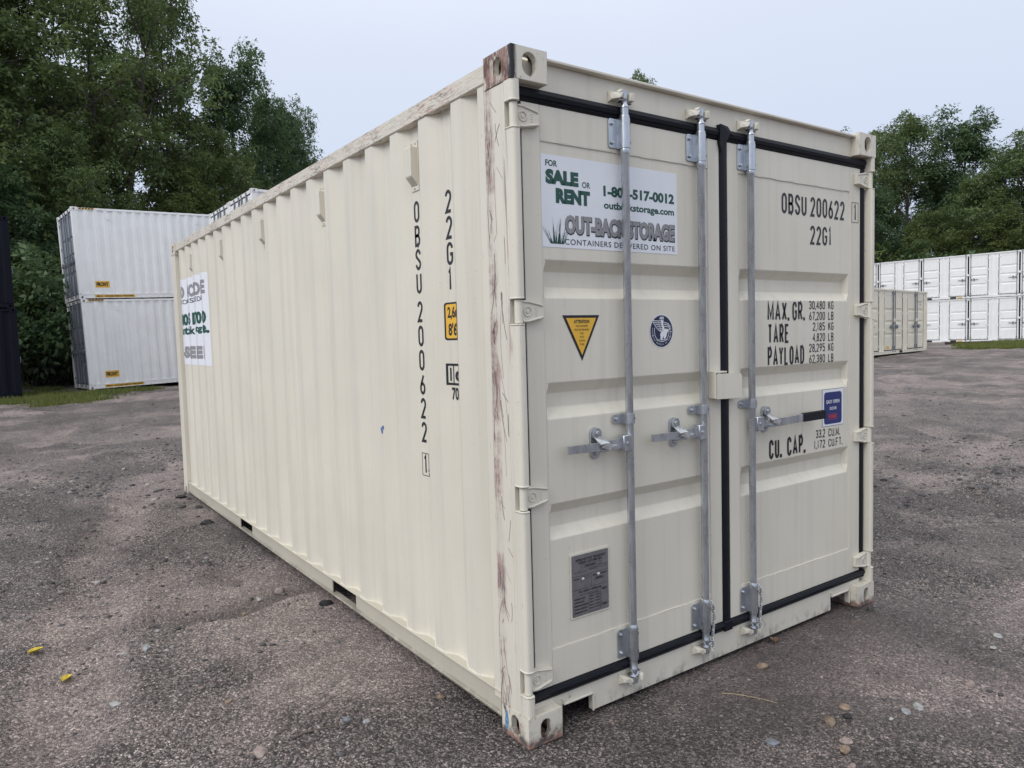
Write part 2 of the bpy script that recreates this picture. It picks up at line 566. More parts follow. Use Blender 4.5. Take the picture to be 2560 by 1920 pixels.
def font_text(txt, x0, x1, z0, z1, bold=0.0, spacing=1.0):
    """built-in typeface fitted to the box"""
    cu = bpy.data.curves.new('t', 'FONT')
    cu.body = txt
    cu.size = 1.0
    cu.offset = bold
    cu.resolution_u = 3
    cu.space_character = spacing
    o = bpy.data.objects.new('t', cu)
    COL.objects.link(o)
    me = bpy.data.meshes.new_from_object(o)
    V = [(v.co.x, v.co.y) for v in me.vertices]
    F = [tuple(p.vertices) for p in me.polygons]
    bpy.data.objects.remove(o)
    bpy.data.curves.remove(cu)
    bpy.data.meshes.remove(me)
    if not V:
        return V, F
    a = np.array(V)
    lo, hi = a.min(0), a.max(0)
    a = (a - lo) / np.maximum(hi - lo, 1e-6)
    a = a * [x1 - x0, z1 - z0] + [x0, z0]
    return [tuple(p) for p in a], F


def rect2(x0, x1, z0, z1):
    return [(x0, z0), (x1, z0), (x1, z1), (x0, z1)], [(0, 1, 2, 3)]


def frame2(x0, x1, z0, z1, t):
    return _ribbon([(x0 + t / 2, z0 + t / 2), (x1 - t / 2, z0 + t / 2), (x1 - t / 2, z1 - t / 2), (x0 + t / 2, z1 - t / 2)], t, True)


def rrect2(x0, x1, z0, z1, r, n=5):
    P = []
    for cx, cz, a in ((x1 - r, z1 - r, 0), (x0 + r, z1 - r, 90), (x0 + r, z0 + r, 180), (x1 - r, z0 + r, 270)):
        P += _arc(cx, cz, r, r, a, a + 90, n)
    return P, [tuple(range(len(P)))]


def disc2(cx, cz, rx, rz, n=40):
    P = [(cx + rx * math.cos(2 * math.pi * i / n), cz + rz * math.sin(2 * math.pi * i / n)) for i in range(n)]
    return P, [tuple(range(n))]


def line2(x0, z0, x1, z1, t):
    return _ribbon([(x0, z0), (x1, z1)], t, False)


def join2(parts):
    V, F = [], []
    for v, f in parts:
        b = len(V)
        V += list(v)
        F += [tuple(i + b for i in q) for q in f]
    return V, F


def shift2(p, dx, dz):
    return [(x + dx, z + dz) for x, z in p[0]], p[1]


def sheet(name, parts, mat, parent, place, cuts=None):
    """flat print or sticker; place(u, v) puts each point on the surface that carries it"""
    V, F = join2(parts)
    me = bpy.data.meshes.new(name)
    me.from_pydata([(u, v, 0) for u, v in V], [], F)
    if cuts:
        bm = bmesh.new()
        bm.from_mesh(me)
        for c in cuts:
            bmesh.ops.bisect_plane(bm, geom=bm.verts[:] + bm.edges[:] + bm.faces[:], plane_co=(c, 0, 0), plane_no=(1, 0, 0))
        bm.to_mesh(me)
        bm.free()
    for v in me.vertices:
        v.co = place(v.co.x, v.co.y)
    me.materials.append(mat)
    return inst(name, me, parent)


def sheets(name, parts, mat, parent, place, cuts=None):
    for p in parts:
        sheet(name, [p], mat, parent, place, cuts)
# ------------------------------------------------------------------ the container in front
CW, CL, CH = 2.438, 6.058, 2.591
DP, FPL = 0.050, 0.045            # door panel plane, door frame plane
PITCH = 0.2793


def corr_profile(y0, y1, ref, xo, xi, first=True):
    """breaks (y, x) of a trapezoid corrugation; ref = far edge of one outer flat"""
    fl, sl = 0.072, (PITCH - 0.142) / 2
    pts = []
    k = math.floor((y0 - ref) / PITCH) - 2
    while ref + k * PITCH < y1 + PITCH:
        e = ref + k * PITCH
        pts += [(e - fl, xo), (e, xo), (e + sl, xi), (e + sl + 0.070, xi)]
        k += 1
    ys = [p[0] for p in pts]
    xs = [p[1] for p in pts]
    inner = [p for p in pts if y0 + 1e-4 < p[0] < y1 - 1e-4]
    return [(y0, float(np.interp(y0, ys, xs)))] + inner + [(y1, float(np.interp(y1, ys, xs)))]


def corr_panel(prof, z0, z1, th=0.004, sgn=1):
    """thin folded sheet: prof = (y, x)"""
    mb = MB()
    a = [(x, y, z0) for y, x in prof]
    b = [(x, y, z1) for y, x in prof]
    c = [(x + th * sgn, y, z0) for y, x in prof]
    d = [(x + th * sgn, y, z1) for y, x in prof]
    n = len(prof)
    fs = []
    for i in range(n - 1):
        fs += [(i, i + 1, n + i + 1, n + i), (2 * n + i, 3 * n + i, 3 * n + i + 1, 2 * n + i + 1),
               (i, 2 * n + i, 2 * n + i + 1, i + 1), (n + i, n + i + 1, 3 * n + i + 1, 3 * n + i)]
    fs += [(0, n, 3 * n, 2 * n), (n - 1, 3 * n - 1, 4 * n - 1, 2 * n - 1)]
    return mb.add(a + b + c + d, fs)


def stadium(w, h, n=12):
    """upright slot outline around 0"""
    r = w / 2
    s = h / 2 - r
    return [(r * math.cos(t), r * math.sin(t) + (s if math.sin(t) >= 0 else -s)) for t in [2 * math.pi * (i + .5) / n for i in range(n)]]


def casting_mesh(name, mat, sx, sy, top, holes=True, seg=16, w=0.162, l=0.178, h=0.118):
    """corner casting shell. local origin at its outer corner; sx, sy = +1 when it grows to +x / +y"""
    mb = MB()

    def ring_face(fn, a, b, hole, depth):
        n = len(hole)
        outer = []
        for u, v in hole:
            t = max(abs(u) / (a / 2), abs(v) / (b / 2))
            outer.append((u / t, v / t))
        # snap the four corners
        for cx in (-1, 1):
            for cy in (-1, 1):
                tgt = (cx * a / 2, cy * b / 2)
                i = min(range(n), key=lambda q: (outer[q][0] - tgt[0]) ** 2 + (outer[q][1] - tgt[1]) ** 2)
                outer[i] = tgt
        P = [fn(u, v, 0) for u, v in outer] + [fn(u, v, 0) for u, v in hole] + [fn(u, v, depth) for u, v in hole]
        fs = []
        for i in range(n):
            j = (i + 1) % n
            fs += [(i, j, n + j, n + i), (n + i, n + j, 2 * n + j, 2 * n + i)]
        mb.add(P, fs)

    d = 0.026
    # end face (y = 0), side face (x = 0)
    if top:
        he = [(u, v) for u, v in stadium(0.066, 0.084, seg)]
        hs = stadium(0.052, 0.072, seg)
    else:
        he = stadium(0.050, 0.076, seg)
        hs = stadium(0.052, 0.080, seg)
    ring_face(lambda u, v, q: (sx * (w / 2 + u), sy * q, h / 2 + v), w, h, he, d)
    ring_face(lambda u, v, q: (sx * q, sy * (l / 2 + u), h / 2 + v), l, h, hs, d)
    hz = [(v, u) for u, v in stadium(0.064, 0.12, seg)]
    zt = h if top else 0
    ring_face(lambda u, v, q: (sx * (w / 2 + v), sy * (l / 2 + u), zt + (-q if top else q)), l, w, hz, d)
    zb = 0 if top else h
    P = [(0, 0, zb), (sx * w, 0, zb), (sx * w, sy * l, zb), (0, sy * l, zb)]
    mb.add(P, [(0, 1, 2, 3)])
    mb.add([(sx * w, 0, 0), (sx * w, sy * l, 0), (sx * w, sy * l, h), (sx * w, 0, h)], [(0, 1, 2, 3)])
    mb.add([(0, sy * l, 0), (sx * w, sy * l, 0), (sx * w, sy * l, h), (0, sy * l, h)], [(0, 1, 2, 3)])
    me = mb.mesh(name, mat, recalc=False)
    bm = bmesh.new()
    bm.from_mesh(me)
    bmesh.ops.remove_doubles(bm, verts=bm.verts[:], dist=0.0004)
    bmesh.ops.recalc_face_normals(bm, faces=bm.faces[:])
    bm.to_mesh(me)
    bm.free()
    return me


def hero():
    root = empty('shipping_container', (0, 0, 0), 0,
                 'cream shipping container with a white FOR SALE OR RENT sign, nearest the camera', 'container')
    cr, cn, cp = M['cream'], M['cream_nick'], M['cream_post']
    # --- castings
    for ix in (0, 1):
        for iy in (0, 1):
            for top in (0, 1):
                mt = M['cream_casting'] if not top else (M['cream_casting_raw'] if (ix, iy) == (0, 0) else M['cream_casting_top'])
                me = casting_mesh('corner_casting', mt, 1 - 2 * ix, 1 - 2 * iy, top)
                inst('corner_casting', me, root, (ix * CW, iy * CL, top * (CH - 0.118)))
    # --- door-end posts: side plate and rounded front bar with cut-outs for the hinges
    HZ = [2.352, 1.646, 0.952, 0.246]
    for s in (0, 1):
        mx = (lambda x: CW - x) if s else (lambda x: x)
        mb = MB()
        mb.box(mx(0.0025), mx(0.067), 0.0725, 0.184, 0.1185, 2.4725, 0.002)
        mb.box(mx(0.0025), mx(0.036), 0.052, 0.0724, 0.1185, 2.4725, 0.0)
        mb.box(mx(0.008), mx(0.03), 0.1845, 0.238, 0.12, 2.50, 0.0)
        post = mb.build('corner_post', cp, root)
        jb = [(0.0, 0.0515), (0.0, 0.016), (0.003, 0.007), (0.008, 0.002), (0.015, 0.0), (0.027, 0.0), (0.033, 0.002), (0.036, 0.008), (0.036, 0.0515)]
        zs = [0.1185]
        for hz in sorted(HZ):
            zs += [hz - 0.046, hz + 0.046]
        zs.append(2.4725)
        for a, b in zip(zs[0::2], zs[1::2]):
            m2 = MB()
            m2.rings([[(mx(u), v, z) for u, v in jb] for z in (a, b)])
            # welded end lips
            for zz in (a, b):
                if 0.13 < zz < 2.46:
                    sgn = 1 if zz == a else -1
                    m2.tube([(mx(0.001), 0.048, zz + sgn * .002), (mx(0.000), 0.016, zz + sgn * .002), (mx(0.004), 0.006, zz + sgn * .002), (mx(0.014), 0.0, zz + sgn * .002), (mx(0.030), 0.0005, zz + sgn * .002)], 0.0034, 6)
            m2.build('post_front_bar', cp, post)
    for ix in (0, 1):
        mb = MB()
        x0, x1 = (0.0, 0.09) if not ix else (CW - 0.09, CW)
        mb.box(x0 + 0.001, x1 - 0.001, CL - 0.16, CL - 0.001, 0.1185, 2.4725, 0.004)
        mb.build('corner_post', cn, root)
    # --- side walls
    prof = corr_profile(0.238, CL - 0.165, 0.442, 0.012, 0.048)
    pw = corr_panel(prof, 0.153, 2.504).build('side_panel', cr, root)
    pw['label'] = 'corrugated cream long side with vents and container number'
    corr_panel([(y, CW - x) for y, x in prof], 0.153, 2.504, sgn=-1).build('side_panel', cr, root)
    # welded bead along the foot of each recess
    mb = MB()
    for (ya, xa), (yb, xb) in zip(prof[:-1], prof[1:]):
        mb.tube([(xa - 0.001, ya, 0.154), (xb - 0.001, yb, 0.154)], 0.004, 5)
    mb.build('weld_bead', cr, pw)
    for ix in (0, 1):
        mx = (lambda x: CW - x) if ix else (lambda x: x)
        mb = MB()
        mb.box(mx(0.006), mx(0.066), 0.179, CL - 0.179, 2.504, 2.570, 0.004)
        mb.box(mx(0.010), mx(0.070), 0.179, CL - 0.179, 2.5705, 2.5755, 0.0)
        mb.build('top_side_rail', M['cream_rail'], root)
        # bottom rail: web with two fork pockets, top and bottom flange
        mb = MB()
        for a, b in ((0.185, 1.633), (1.979, 3.635), (3.965, CL - 0.18)):
            mb.box(mx(0.014), mx(0.020), a, b, 0.0625, 0.1465, 0)
        mb.box(mx(0.003), mx(0.062), 0.185, CL - 0.18, 0.147, 0.1525, 0.001)
        mb.box(mx(0.004), mx(0.045), 0.185, CL - 0.18, 0.050, 0.062, 0.002)
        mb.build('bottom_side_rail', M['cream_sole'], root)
    # fork pocket tunnels and under-floor
    for a, b in ((1.633, 1.979), (3.635, 3.965)):
        mb = MB()
        for yy in (a, b - 0.004):
            mb.box(0.20, CW - 0.20, yy, yy + 0.004, 0.063, 0.146)
        mb.build('fork_pocket', M['dark'], root)  # near-black walls: the unlit dark of the tunnel is put into the colour
    MB().box(0.065, CW - 0.065, 0.12, CL - 0.1, 0.1535, 0.182).build('floor', M['dark'], root)
    mb = MB()
    yy = 0.45
    while yy < CL - 0.2:
        if not any(a - .1 < yy < b + .1 for a, b in ((1.633, 1.979), (3.635, 3.965))):
            mb.box(0.07, CW - 0.07, yy, yy + 0.045, 0.055, 0.150)
        yy += 0.30
    mb.build('cross_member', cn, root)
    # roof and far end
    mb = MB()
    n = 42
    rr = []
    for i in range(n + 1):
        y = 0.12 + (CL - 0.24) * i / n
        rr.append((y, 2.574 if i % 2 else 2.560))
    vs, fs = [], []
    for i, (y, z) in enumerate(rr):
        vs += [(0.07, y, z), (CW - 0.07, y, z)]
        if i:
            fs.append((2 * i - 2, 2 * i - 1, 2 * i + 1, 2 * i))
    mb.add(vs, fs)
    mb.build('roof', cr, root, recalc=False)
    pe = corr_profile(0.092, CW - 0.092, 0.3, 0, 0.045)
    mb = MB()
    for (ya, xa), (yb, xb) in zip(pe[:-1], pe[1:]):
        mb.add([(ya, CL - 0.02 - xa, 0.15), (yb, CL - 0.02 - xb, 0.15), (yb, CL - 0.02 - xb, 2.5), (ya, CL - 0.02 - xa, 2.5)], [(0, 1, 2, 3)])
    mb.build('front_panel', cr, root, recalc=False)
    mb = MB()
    mb.box(0.163, CW - 0.163, CL - 0.07, CL - 0.005, 2.50, 2.57, 0.003)
    mb.build('front_rail', cr, root)
    mb = MB()
    mb.box(0.163, CW - 0.163, CL - 0.07, CL - 0.005, 0.03, 0.15, 0.003)
    mb.build('front_rail', cr, root)
    # --- header and sill
    mb = MB()
    mb.box(0.068, CW - 0.068, DP, 0.115, 2.468, 2.568, 0.002)
    mb.box(0.1625, CW - 0.1625, 0.022, 0.12, 2.5685, 2.580, 0.002)
    mb.build('door_header', cr, root)
    mb = MB()
    zt, zb = 0.139, 0.020
    xs = [(0.163, 0.203), (0.362, 2.084), (2.262, 2.275)]
    for a, b in xs:
        mb.box(a, b, DP, 0.075, zb, zt - 0.045)
    mb.box(0.068, CW - 0.068, DP, 0.075, zt - 0.0448, zt, 0.0)
    for a, b in ((0.203, 0.362), (2.084, 2.262)):     # welded rim of the pocket
        mb.tube([(a, DP - 0.003, 0.118), (a + .006, DP - .003, 0.0935), (b - .006, DP - .003, 0.0935), (b + 0.001, DP - .003, 0.088), (b + .001, DP - .003, 0.02)], 0.005, 6)
    mb.build('door_sill', cn, root)
    for a, b in ((0.195, 0.372), (2.075, 2.27)):
        MB().box(a, b, 0.20, 0.42, 0.004, 0.093).build('sill_pocket', M['dark'], root)

    # --- doors
    CH3 = [(1.840, 1.803, 1.737, 1.700), (1.371, 1.334, 1.272, 1.235), (0.900, 0.863, 0.801, 0.764)]

    def door(x0, x1, p0, p1, hinge_left):
        mb = MB()
        z0, z1 = 0.187, 2.414
        mb.box(x0, p0, FPL, 0.095, z0, z1, 0.0018)
        mb.box(p1, x1, FPL, 0.095, z0, z1, 0.0018)
        mb.box(p0 + .0002, p1 - .0002, FPL + .0006, 0.095, 2.284, z1, 0.0018)
        mb.box(p0 + .0002, p1 - .0002, FPL + .0006, 0.095, z0, 0.329, 0.0018)
        d = mb.build('door', cr, root)
        # pressed panel
        zz = [(0.330, 0)]
        for a, b, c, e_ in CH3[::-1]:
            zz += [(e_ - .004, 0), (e_, 0.002), (c, 0.034), (c + .004, 0.036), (b - .004, 0.036), (b, 0.034), (a, 0.002), (a + .004, 0)]
        zz.append((2.283, 0))
        xx = [(p0, 0), (p0 + 0.006, 0), (p0 + 0.020, 1), (p1 - 0.020, 1), (p1 - 0.006, 0), (p1, 0)]
        vs, fs = [], []
        for i, (z, dd) in enumerate(zz):
            for x, w in xx:
                vs.append((x, DP + dd * w, z))
        nx = len(xx)
        for i in range(len(zz) - 1):
            for j in range(nx - 1):
                fs.append((i * nx + j, i * nx + j + 1, (i + 1) * nx + j + 1, (i + 1) * nx + j))
        MB().add(vs, fs).build('door_panel', cr, d, recalc=False)
        # weld seams
        mb = MB()
        for zq in (2.2845, 0.3285):
            pts = [(p0 + (p1 - p0) * i / 24, FPL + .0035, zq + rng.uniform(-.0012, .0012)) for i in range(25)]
            mb.tube(pts, [rng.uniform(.0028, .0042) for _ in pts], 5)
        for xq in (p0, p1):
            pts = [(xq + rng.uniform(-.0008, .0008), FPL + .004, 0.33 + 1.95 * i / 50) for i in range(51)]
            mb.tube(pts, [rng.uniform(.0018, .0032) for _ in pts], 5)
        mb.build('weld_seam', cr, d)
        # hinges
        for hz in HZ:
            mx = (lambda x: x) if hinge_left else (lambda x: CW - x)
            mb = MB()
            mb.cyl((mx(0.021), 0.024, hz - 0.043), (mx(0.021), 0.024, hz + 0.043), 0.0155, 16)
            o1 = [(0.024, 0.041), (0.060, 0.042), (0.118, 0.030), (0.140, 0.026), (0.140, -0.026), (0.118, -0.030), (0.060, -0.042), (0.024, -0.041)]
            fn = lambda u, v, w: (mx(u), w, hz + v)
            mb.prism(o1, fn, 0.024, 0.0445)
            for sg in (1, -1):
                mb.tube([(mx(0.040), 0.0235, hz + sg * .036), (mx(0.064), 0.0225, hz + sg * 0.036), (mx(0.116), 0.0225, hz + sg * 0.0255), (mx(0.132), 0.0235, hz + sg * .022)], 0.0042, 6)
            ring = [(mx(0.062 + .017 * math.cos(t)), 0.0232, hz + .017 * math.sin(t)) for t in [2 * math.pi * i / 14 for i in range(15)]]
            mb.tube(ring, 0.003, 5)
            mb.cyl((mx(0.062), 0.0235, hz), (mx(0.062), 0.0205, hz), 0.007, 10)
            for q in range(4):
                mb.box(mx(0.098), mx(0.107), 0.0232, 0.026, hz - 0.015 + q * .0085, hz - 0.0105 + q * .0085)
            h = mb.build('hinge', cn, d, smooth=True)
        return d

    dl = door(0.0705, 1.178, 0.155, 1.100, True)
    dr = door(1.236, 2.3600, 1.314, 2.258, False)

    # --- rubber gaskets
    def strip(mb, x0, x1, z0, z1, horiz):
        """two-lipped rubber profile"""
        if horiz:
            h = z1 - z0
            pr = [(z0, .046), (z0 + .2 * h, .037), (z0 + .28 * h, .041), (z0 + .36 * h, .036), (z0 + .62 * h, .031), (z0 + .92 * h, .036), (z1, .049), (z1, .07), (z0, .07)]
            mb.rings([[(x, y, z) for z, y in pr] for x in (x0, x1)])
        else:
            w = x1 - x0
            pr = [(x0, .046), (x0 + .2 * w, .040), (x0 + .5 * w, .037), (x0 + .8 * w, .040), (x1, .046), (x1, .07), (x0, .07)]
            mb.rings([[(x, y, z) for x, y in pr] for z in (z0, z1)])

    for d, xa, xb, xs0, xs1 in ((dl, 0.0365, 1.176, 0.0365, 0.0700), (dr, 1.2345, 2.4015, 2.3605, 2.371)):
        mb = MB()
        strip(mb, xa, xb, 2.4145, 2.468, True)
        strip(mb, xa, xb, 0.1395, 0.1865, True)
        if d is dr:
            strip(mb, 2.3605, 2.4015, 0.187, 2.414, False)
        else:
            strip(mb, xs0, xs1, 0.187, 2.414, False)
        mb.build('door_gasket', M['rubber'], d)
    mb = MB()
    strip(mb, 1.1785, 1.2355, 0.150, 2.44, False)
    mb.rings([[(1.168, .030, 2.40), (1.182, .030, 2.362), (1.182, .045, 2.362), (1.168, .045, 2.40)],
              [(1.168, .024, 2.482), (1.236, .024, 2.448), (1.236, .049, 2.448), (1.168, .049, 2.482)],
              [(1.222, .028, 2.478), (1.268, .030, 2.440), (1.268, .049, 2.440), (1.222, .049, 2.478)]])
    mb.box(1.176, 1.2345, .0305, .06, 0.1395, 0.187, .003)
    mb.build('door_gasket', M['rubber'], dl)

    # --- lock rods with brackets, keepers, cams
    def bracket(d, xr, za, zb, short=False):
        mb = MB()
        y = 0.020
        arc = [(xr + 0.0225 * math.cos(RAD(a)), y + 0.0225 * math.sin(RAD(a))) for a in range(20, -201, -20)]
        prof = arc + [(xr - 0.0225, 0.0385), (xr + 0.0225, 0.0445)]
        mb.rings([[(u, v, z) for u, v in prof] for z in (za, zb)])
        fw = 0.070 if not short else 0.074
        o = [(u, v) for u, v in rrect2(xr - fw, xr - 0.012, za + .002, zb - .002, 0.010)[0]]
        mb.prism(o, lambda u, v, w: (u, w, v), 0.0385, 0.0445)
        zs = [(za + zb) / 2] if short else [za + 0.022, zb - 0.022]
        b = mb.build('rod_bracket', M['galv'], d, smooth=True)
        for z in zs:
            mb = MB()
            mb.cyl((xr - fw + 0.017, 0.0385, z), (xr - fw + 0.017, 0.031, z), 0.0085, 10, 0.0075)
            mb.cyl((xr - fw + 0.017, 0.0311, z), (xr - fw + 0.017, 0.028, z), 0.005, 8)
            mb.build('bolt', M['galv'], d, smooth=True)
            mb = MB()
            a = RAD(-42)
            c = Vector((xr + 0.0226 * math.cos(a), y + 0.0226 * math.sin(a), z))
            nn = Vector((math.cos(a), math.sin(a), 0))
            mb.cyl(c - nn * .002, c + nn * 0.0008, 0.0052, 10)
            mb.build('bolt_hole', M['dark'], d)

    def keeper(zc, xr, up):
        s = 1 if up else -1
        mb = MB()
        z = lambda q: zc + s * q
        # left block, sloped like a claw
        mb.hull([(xr - .062, .0495, z(-.022)), (xr - .062, .0495, z(.022)), (xr - .066, .020, z(-.016)), (xr - .060, .016, z(.004)), (xr - .020, .004, z(.012)),
                 (xr - .016, .008, z(-.004)), (xr - .020, .0495, z(.018)), (xr - .022, .0495, z(-.010)), (xr - .040, .004, z(-.012))])
        mb.hull([(xr - .034, .006, z(.012)), (xr - .020, .004, z(.026)), (xr - .026, .030, z(.028)), (xr - .040, .030, z(.016)), (xr - .022, .02, z(.010))])
        mb.build('cam_keeper', cn, root)
        mb = MB()
        mb.hull([(xr + .020, .0495, z(-.020)), (xr + .020, .0495, z(.024)), (xr + .050, .0495, z(.018)), (xr + .050, .0495, z(-.018)),
                 (xr + .020, .004, z(-.014)), (xr + .022, -.002, z(.012)), (xr + .040, .000, z(.018)), (xr + .048, .008, z(-.006)), (xr + .036, .000, z(-.016))])
        mb.hull([(xr + .044, .010, z(.004)), (xr + .060, .014, z(.010)), (xr + .060, .026, z(.012)), (xr + .044, .030, z(.000)), (xr + .056, .016, z(-.004))])
        mb.build('cam_keeper', cn, root)

    def cam(mb, xr, zc, s):
        z = lambda q: zc + s * q
        mb.cyl((xr, .020, z(-.036)), (xr, .020, z(.014)), 0.0125, 14)
        mb.hull([(xr - .040, .020, z(.014)), (xr - .040, .032, z(.016)), (xr - .012, .008, z(.020)), (xr + .014, .010, z(.020)), (xr + .016, .034, z(.018)), (xr - .012, .036, z(.002)), (xr + .014, .012, z(.002)), (xr - .014, .010, z(.004))])
        mb.hull([(xr - .030, .012, z(-.020)), (xr - .010, .004, z(-.010)), (xr + .040, .018, z(-.026)), (xr + .036, .032, z(-.026)), (xr - .026, .036, z(-.022)), (xr + .010, .006, z(-.014)), (xr, .010, z(-.024))])

    def rod(d, xr, side):
        mb = MB()
        mb.lathe_z(xr, 0.020, [(0.128, .0125), (0.135, .0175), (0.150, .019), (0.154, .0165), (0.185, .0165), (0.187, .0205), (0.196, .0205), (0.197, .0165), (0.320, .0165), (0.321, .0212), (0.331, .0205),
                               (0.337, .0168), (0.34, .0165), (2.268, .0165), (2.274, .0190), (2.290, .0215), (2.2955, .0205), (2.2956, .0165), (2.4165, .0165), (2.4170, .0205), (2.427, .0200), (2.429, .0165), (2.456, .0165), (2.458, .0190), (2.464, .0180), (2.476, .0125)], 24)
        cam(mb, xr, 2.502, 1)
        cam(mb, xr, 0.104, -1)
        mb.build('lock_rod', M['galv'], d, smooth=True)
        bracket(d, xr, 2.297, 2.416)
        bracket(d, xr, 0.198, 0.320)
        bracket(d, xr, 1.186, 1.226, True)
        keeper(2.500, xr, True)
        keeper(0.106, xr, False)
        # hub and handle
        s = side
        mb = MB()
        mb.box(xr + s * 0.006, xr + s * 0.058, -0.006, 0.030, 1.074, 1.142, 0.003)
        mb.cyl((xr + s * 0.034, -0.006, 1.108), (xr + s * 0.034, -0.0105, 1.108), 0.0085, 12)
        mb.build('handle_hub', M['galv'], d, smooth=True)
        if s < 0:
            pts = [(xr - 0.050, .008, 1.112), (xr - 0.120, .010, 1.108), (xr - 0.165, .006, 1.107), (xr - 0.200, -.004, 1.110), (xr - 0.225, -.002, 1.111), (xr - 0.345, .004, 1.112)]
            hw = [.021, .020, .018, .017, .0165, .0155]
        else:
            pts = [(xr + 0.050, .010, 1.106), (xr + 0.085, .012, 1.104), (xr + 0.130, .002, 1.102), (xr + 0.200, -.006, 1.104), (xr + 0.300, -.008, 1.107), (xr + 0.372, -.010, 1.110)]
            hw = [.017, .0165, .018, .019, .0185, .018]
        mb = MB()
        rs = []
        for (x, y, z), h in zip(pts, hw):
            rs.append([(x, y - .0045, z - h), (x, y - .0045, z + h), (x, y + .0045, z + h), (x, y + .0045, z - h)])
        mb.rings(rs)
        mb.build('door_handle', M['galv'], d)
        if s > 0:
            mb = MB()
            rs = []
            for i in range(22):
                x = xr + 0.366 + 0.19 * i / 21
                h = 0.021 + (0.0012 if i % 2 else 0)
                zc = 1.110 + .00004 * i
                rs.append([(x, -.019, zc - h), (x, -.019, zc + h * .9), (x, -.001, zc + h), (x, -.001, zc - h)])
            mb.rings(rs)
            mb.build('handle_grip', M['rubber'], d)
        # catch: backing plate, swinging clasp
        xc = xr + s * (0.174 if s < 0 else 0.128)
        mb = MB()
        o = stadium(0.046, 0.128, 20)
        mb.prism(o, lambda u, v, w: (xc + u, w, 1.119 + v), 0.038, 0.0495)
        o = stadium(0.040, 0.050, 16)
        mb.prism(o, lambda u, v, w: (xc + .002 + u, w, 1.156 + v), 0.024, 0.0375)
        mb.cyl((xc + .002, .024, 1.160), (xc + .002, .016, 1.160), .0105, 12, .008)
        mb.cyl((xc, .038, 1.078), (xc, .030, 1.078), .009, 10, .007)
        # tongue carrying the handle
        mb.hull([(xc - .026, .038, 1.094), (xc + .026, .038, 1.094), (xc - .030, -.010, 1.089), (xc + .026, -.010, 1.089), (xc - .030, -.012, 1.096), (xc + .026, -.012, 1.096), (xc - .026, .038, 1.100), (xc + .026, .038, 1.100)])
        mb.build('handle_catch', M['galv'], d, smooth=True)
        mb = MB()
        e1 = -s
        mb.hull([(xc - .018, .023, 1.146), (xc + .020, .023, 1.146), (xc - .014, -.012, 1.120), (xc + .034, -.014, 1.122), (xc - .014, -.008, 1.112), (xc + .040, -.012, 1.112), (xc - .018, .016, 1.140), (xc + .02, .030, 1.14)])
        mb.hull([(xc + .010, -.014, 1.124), (xc + .052, -.016, 1.116), (xc + .034, -.016, 1.092), (xc - .010, -.010, 1.108), (xc + .030, -.008, 1.112), (xc + .05, -.009, 1.108)])
        mb.hull([(xc + .040, -.010, 1.116), (xc + .088, -.004, 1.108), (xc + .042, -.012, 1.104), (xc + .042, -.004, 1.110)])
        mb.build('handle_clasp', M['zinc'], d)

    rod(dl, 0.568, -1)
    rod(dl, 1.027, -1)
    rod(dr, 1.374, 1)
    # wire seals twisted round the two middle rods
    for d, xr in ((dl, 1.027), (dr, 1.374)):
        mb = MB()
        for ph in (0, math.pi):
            pts = []
            for i in range(60):
                z = 0.315 - 0.205 * i / 59
                x = xr + 0.024 + 0.006 * math.sin(z * 30) + 0.0045 * math.cos(z * 260 + ph)
                pts.append((x, -0.004 + 0.0045 * math.sin(z * 260 + ph), z))
            mb.tube(pts, 0.0032, 5)
        mb.tube([(xr + 0.026, -.006, 0.272), (xr + 0.008, -.0055, 0.298), (xr - 0.012, -.001, 0.318), (xr - .026, .012, 0.336), (xr - .022, .026, .346), (xr + .0, .040, .342)], 0.003, 5)
        mb.tube([(xr + .024, -.004, .315), (xr + .022, .004, .326), (xr + .012, .034, .338)], 0.003, 5)
        mb.build('wire_seal', M['steel_rope'], d, smooth=True)
    # lock box over the middle gasket
    mb = MB()
    mb.box(1.0895, 1.094, 0.0, 0.0445, 1.250, 1.372, .001)
    mb.box(1.094, 1.170, 0.002, 0.0445, 1.365, 1.372, .001)
    mb.box(1.094, 1.150, 0.002, 0.0445, 1.250, 1.256, .001)
    mb.build('lock_box', cr, dl)
    mb = MB()
    mb.prism([(1.097, 1.247), (1.270, 1.242), (1.273, 1.346), (1.262, 1.358), (1.108, 1.362), (1.097, 1.354)], lambda u, v, w: (u, w, v), -0.002, 0.004)
    mb.box(1.150, 1.270, 0.0042, 0.0445, 1.346, 1.357, .002)
    mb.box(1.262, 1.270, 0.0042, 0.0445, 1.246, 1.345, .002)
    mb.tube([(1.284, .030, 1.300), (1.286, .030, 1.286), (1.280, .028, 1.277), (1.272, .026, 1.276)], 0.004, 6)
    mb.build('lock_box', cr, dr)

    # --- vents along the long side
    pv = [p[0] for p in prof]
    px = [p[1] for p in prof]
    for i in range(5):
        yc = 0.8275 + PITCH * 4 * i
        xi = 0.048
        mb = MB()
        mb.box(xi - 0.0045, xi - .0005, yc - 0.034, yc + 0.034, 2.222, 2.442, .001)
        c = mb.build('vent', cr, pw)
        mb = MB()
        z0, z1, zm = 2.246, 2.412, 2.284
        pr = [(xi - .0047, z0), (xi - .036, zm), (xi - .036, z1 - .004), (xi - .034, z1), (xi - .0047, z1)]
        mb.rings([[(u, y, z) for u, z in pr] for y in (yc - 0.029, yc + 0.029)])
        for q in range(6):
            f = (q + 1) / 7
            x, z = xi - .0047 + (-.0313) * f, z0 + (zm - z0) * f
            mb.box(x - .0022, x, yc - .024, yc + .024, z - .0012, z + .0012)
        mb.build('vent_cover', cr, pw)
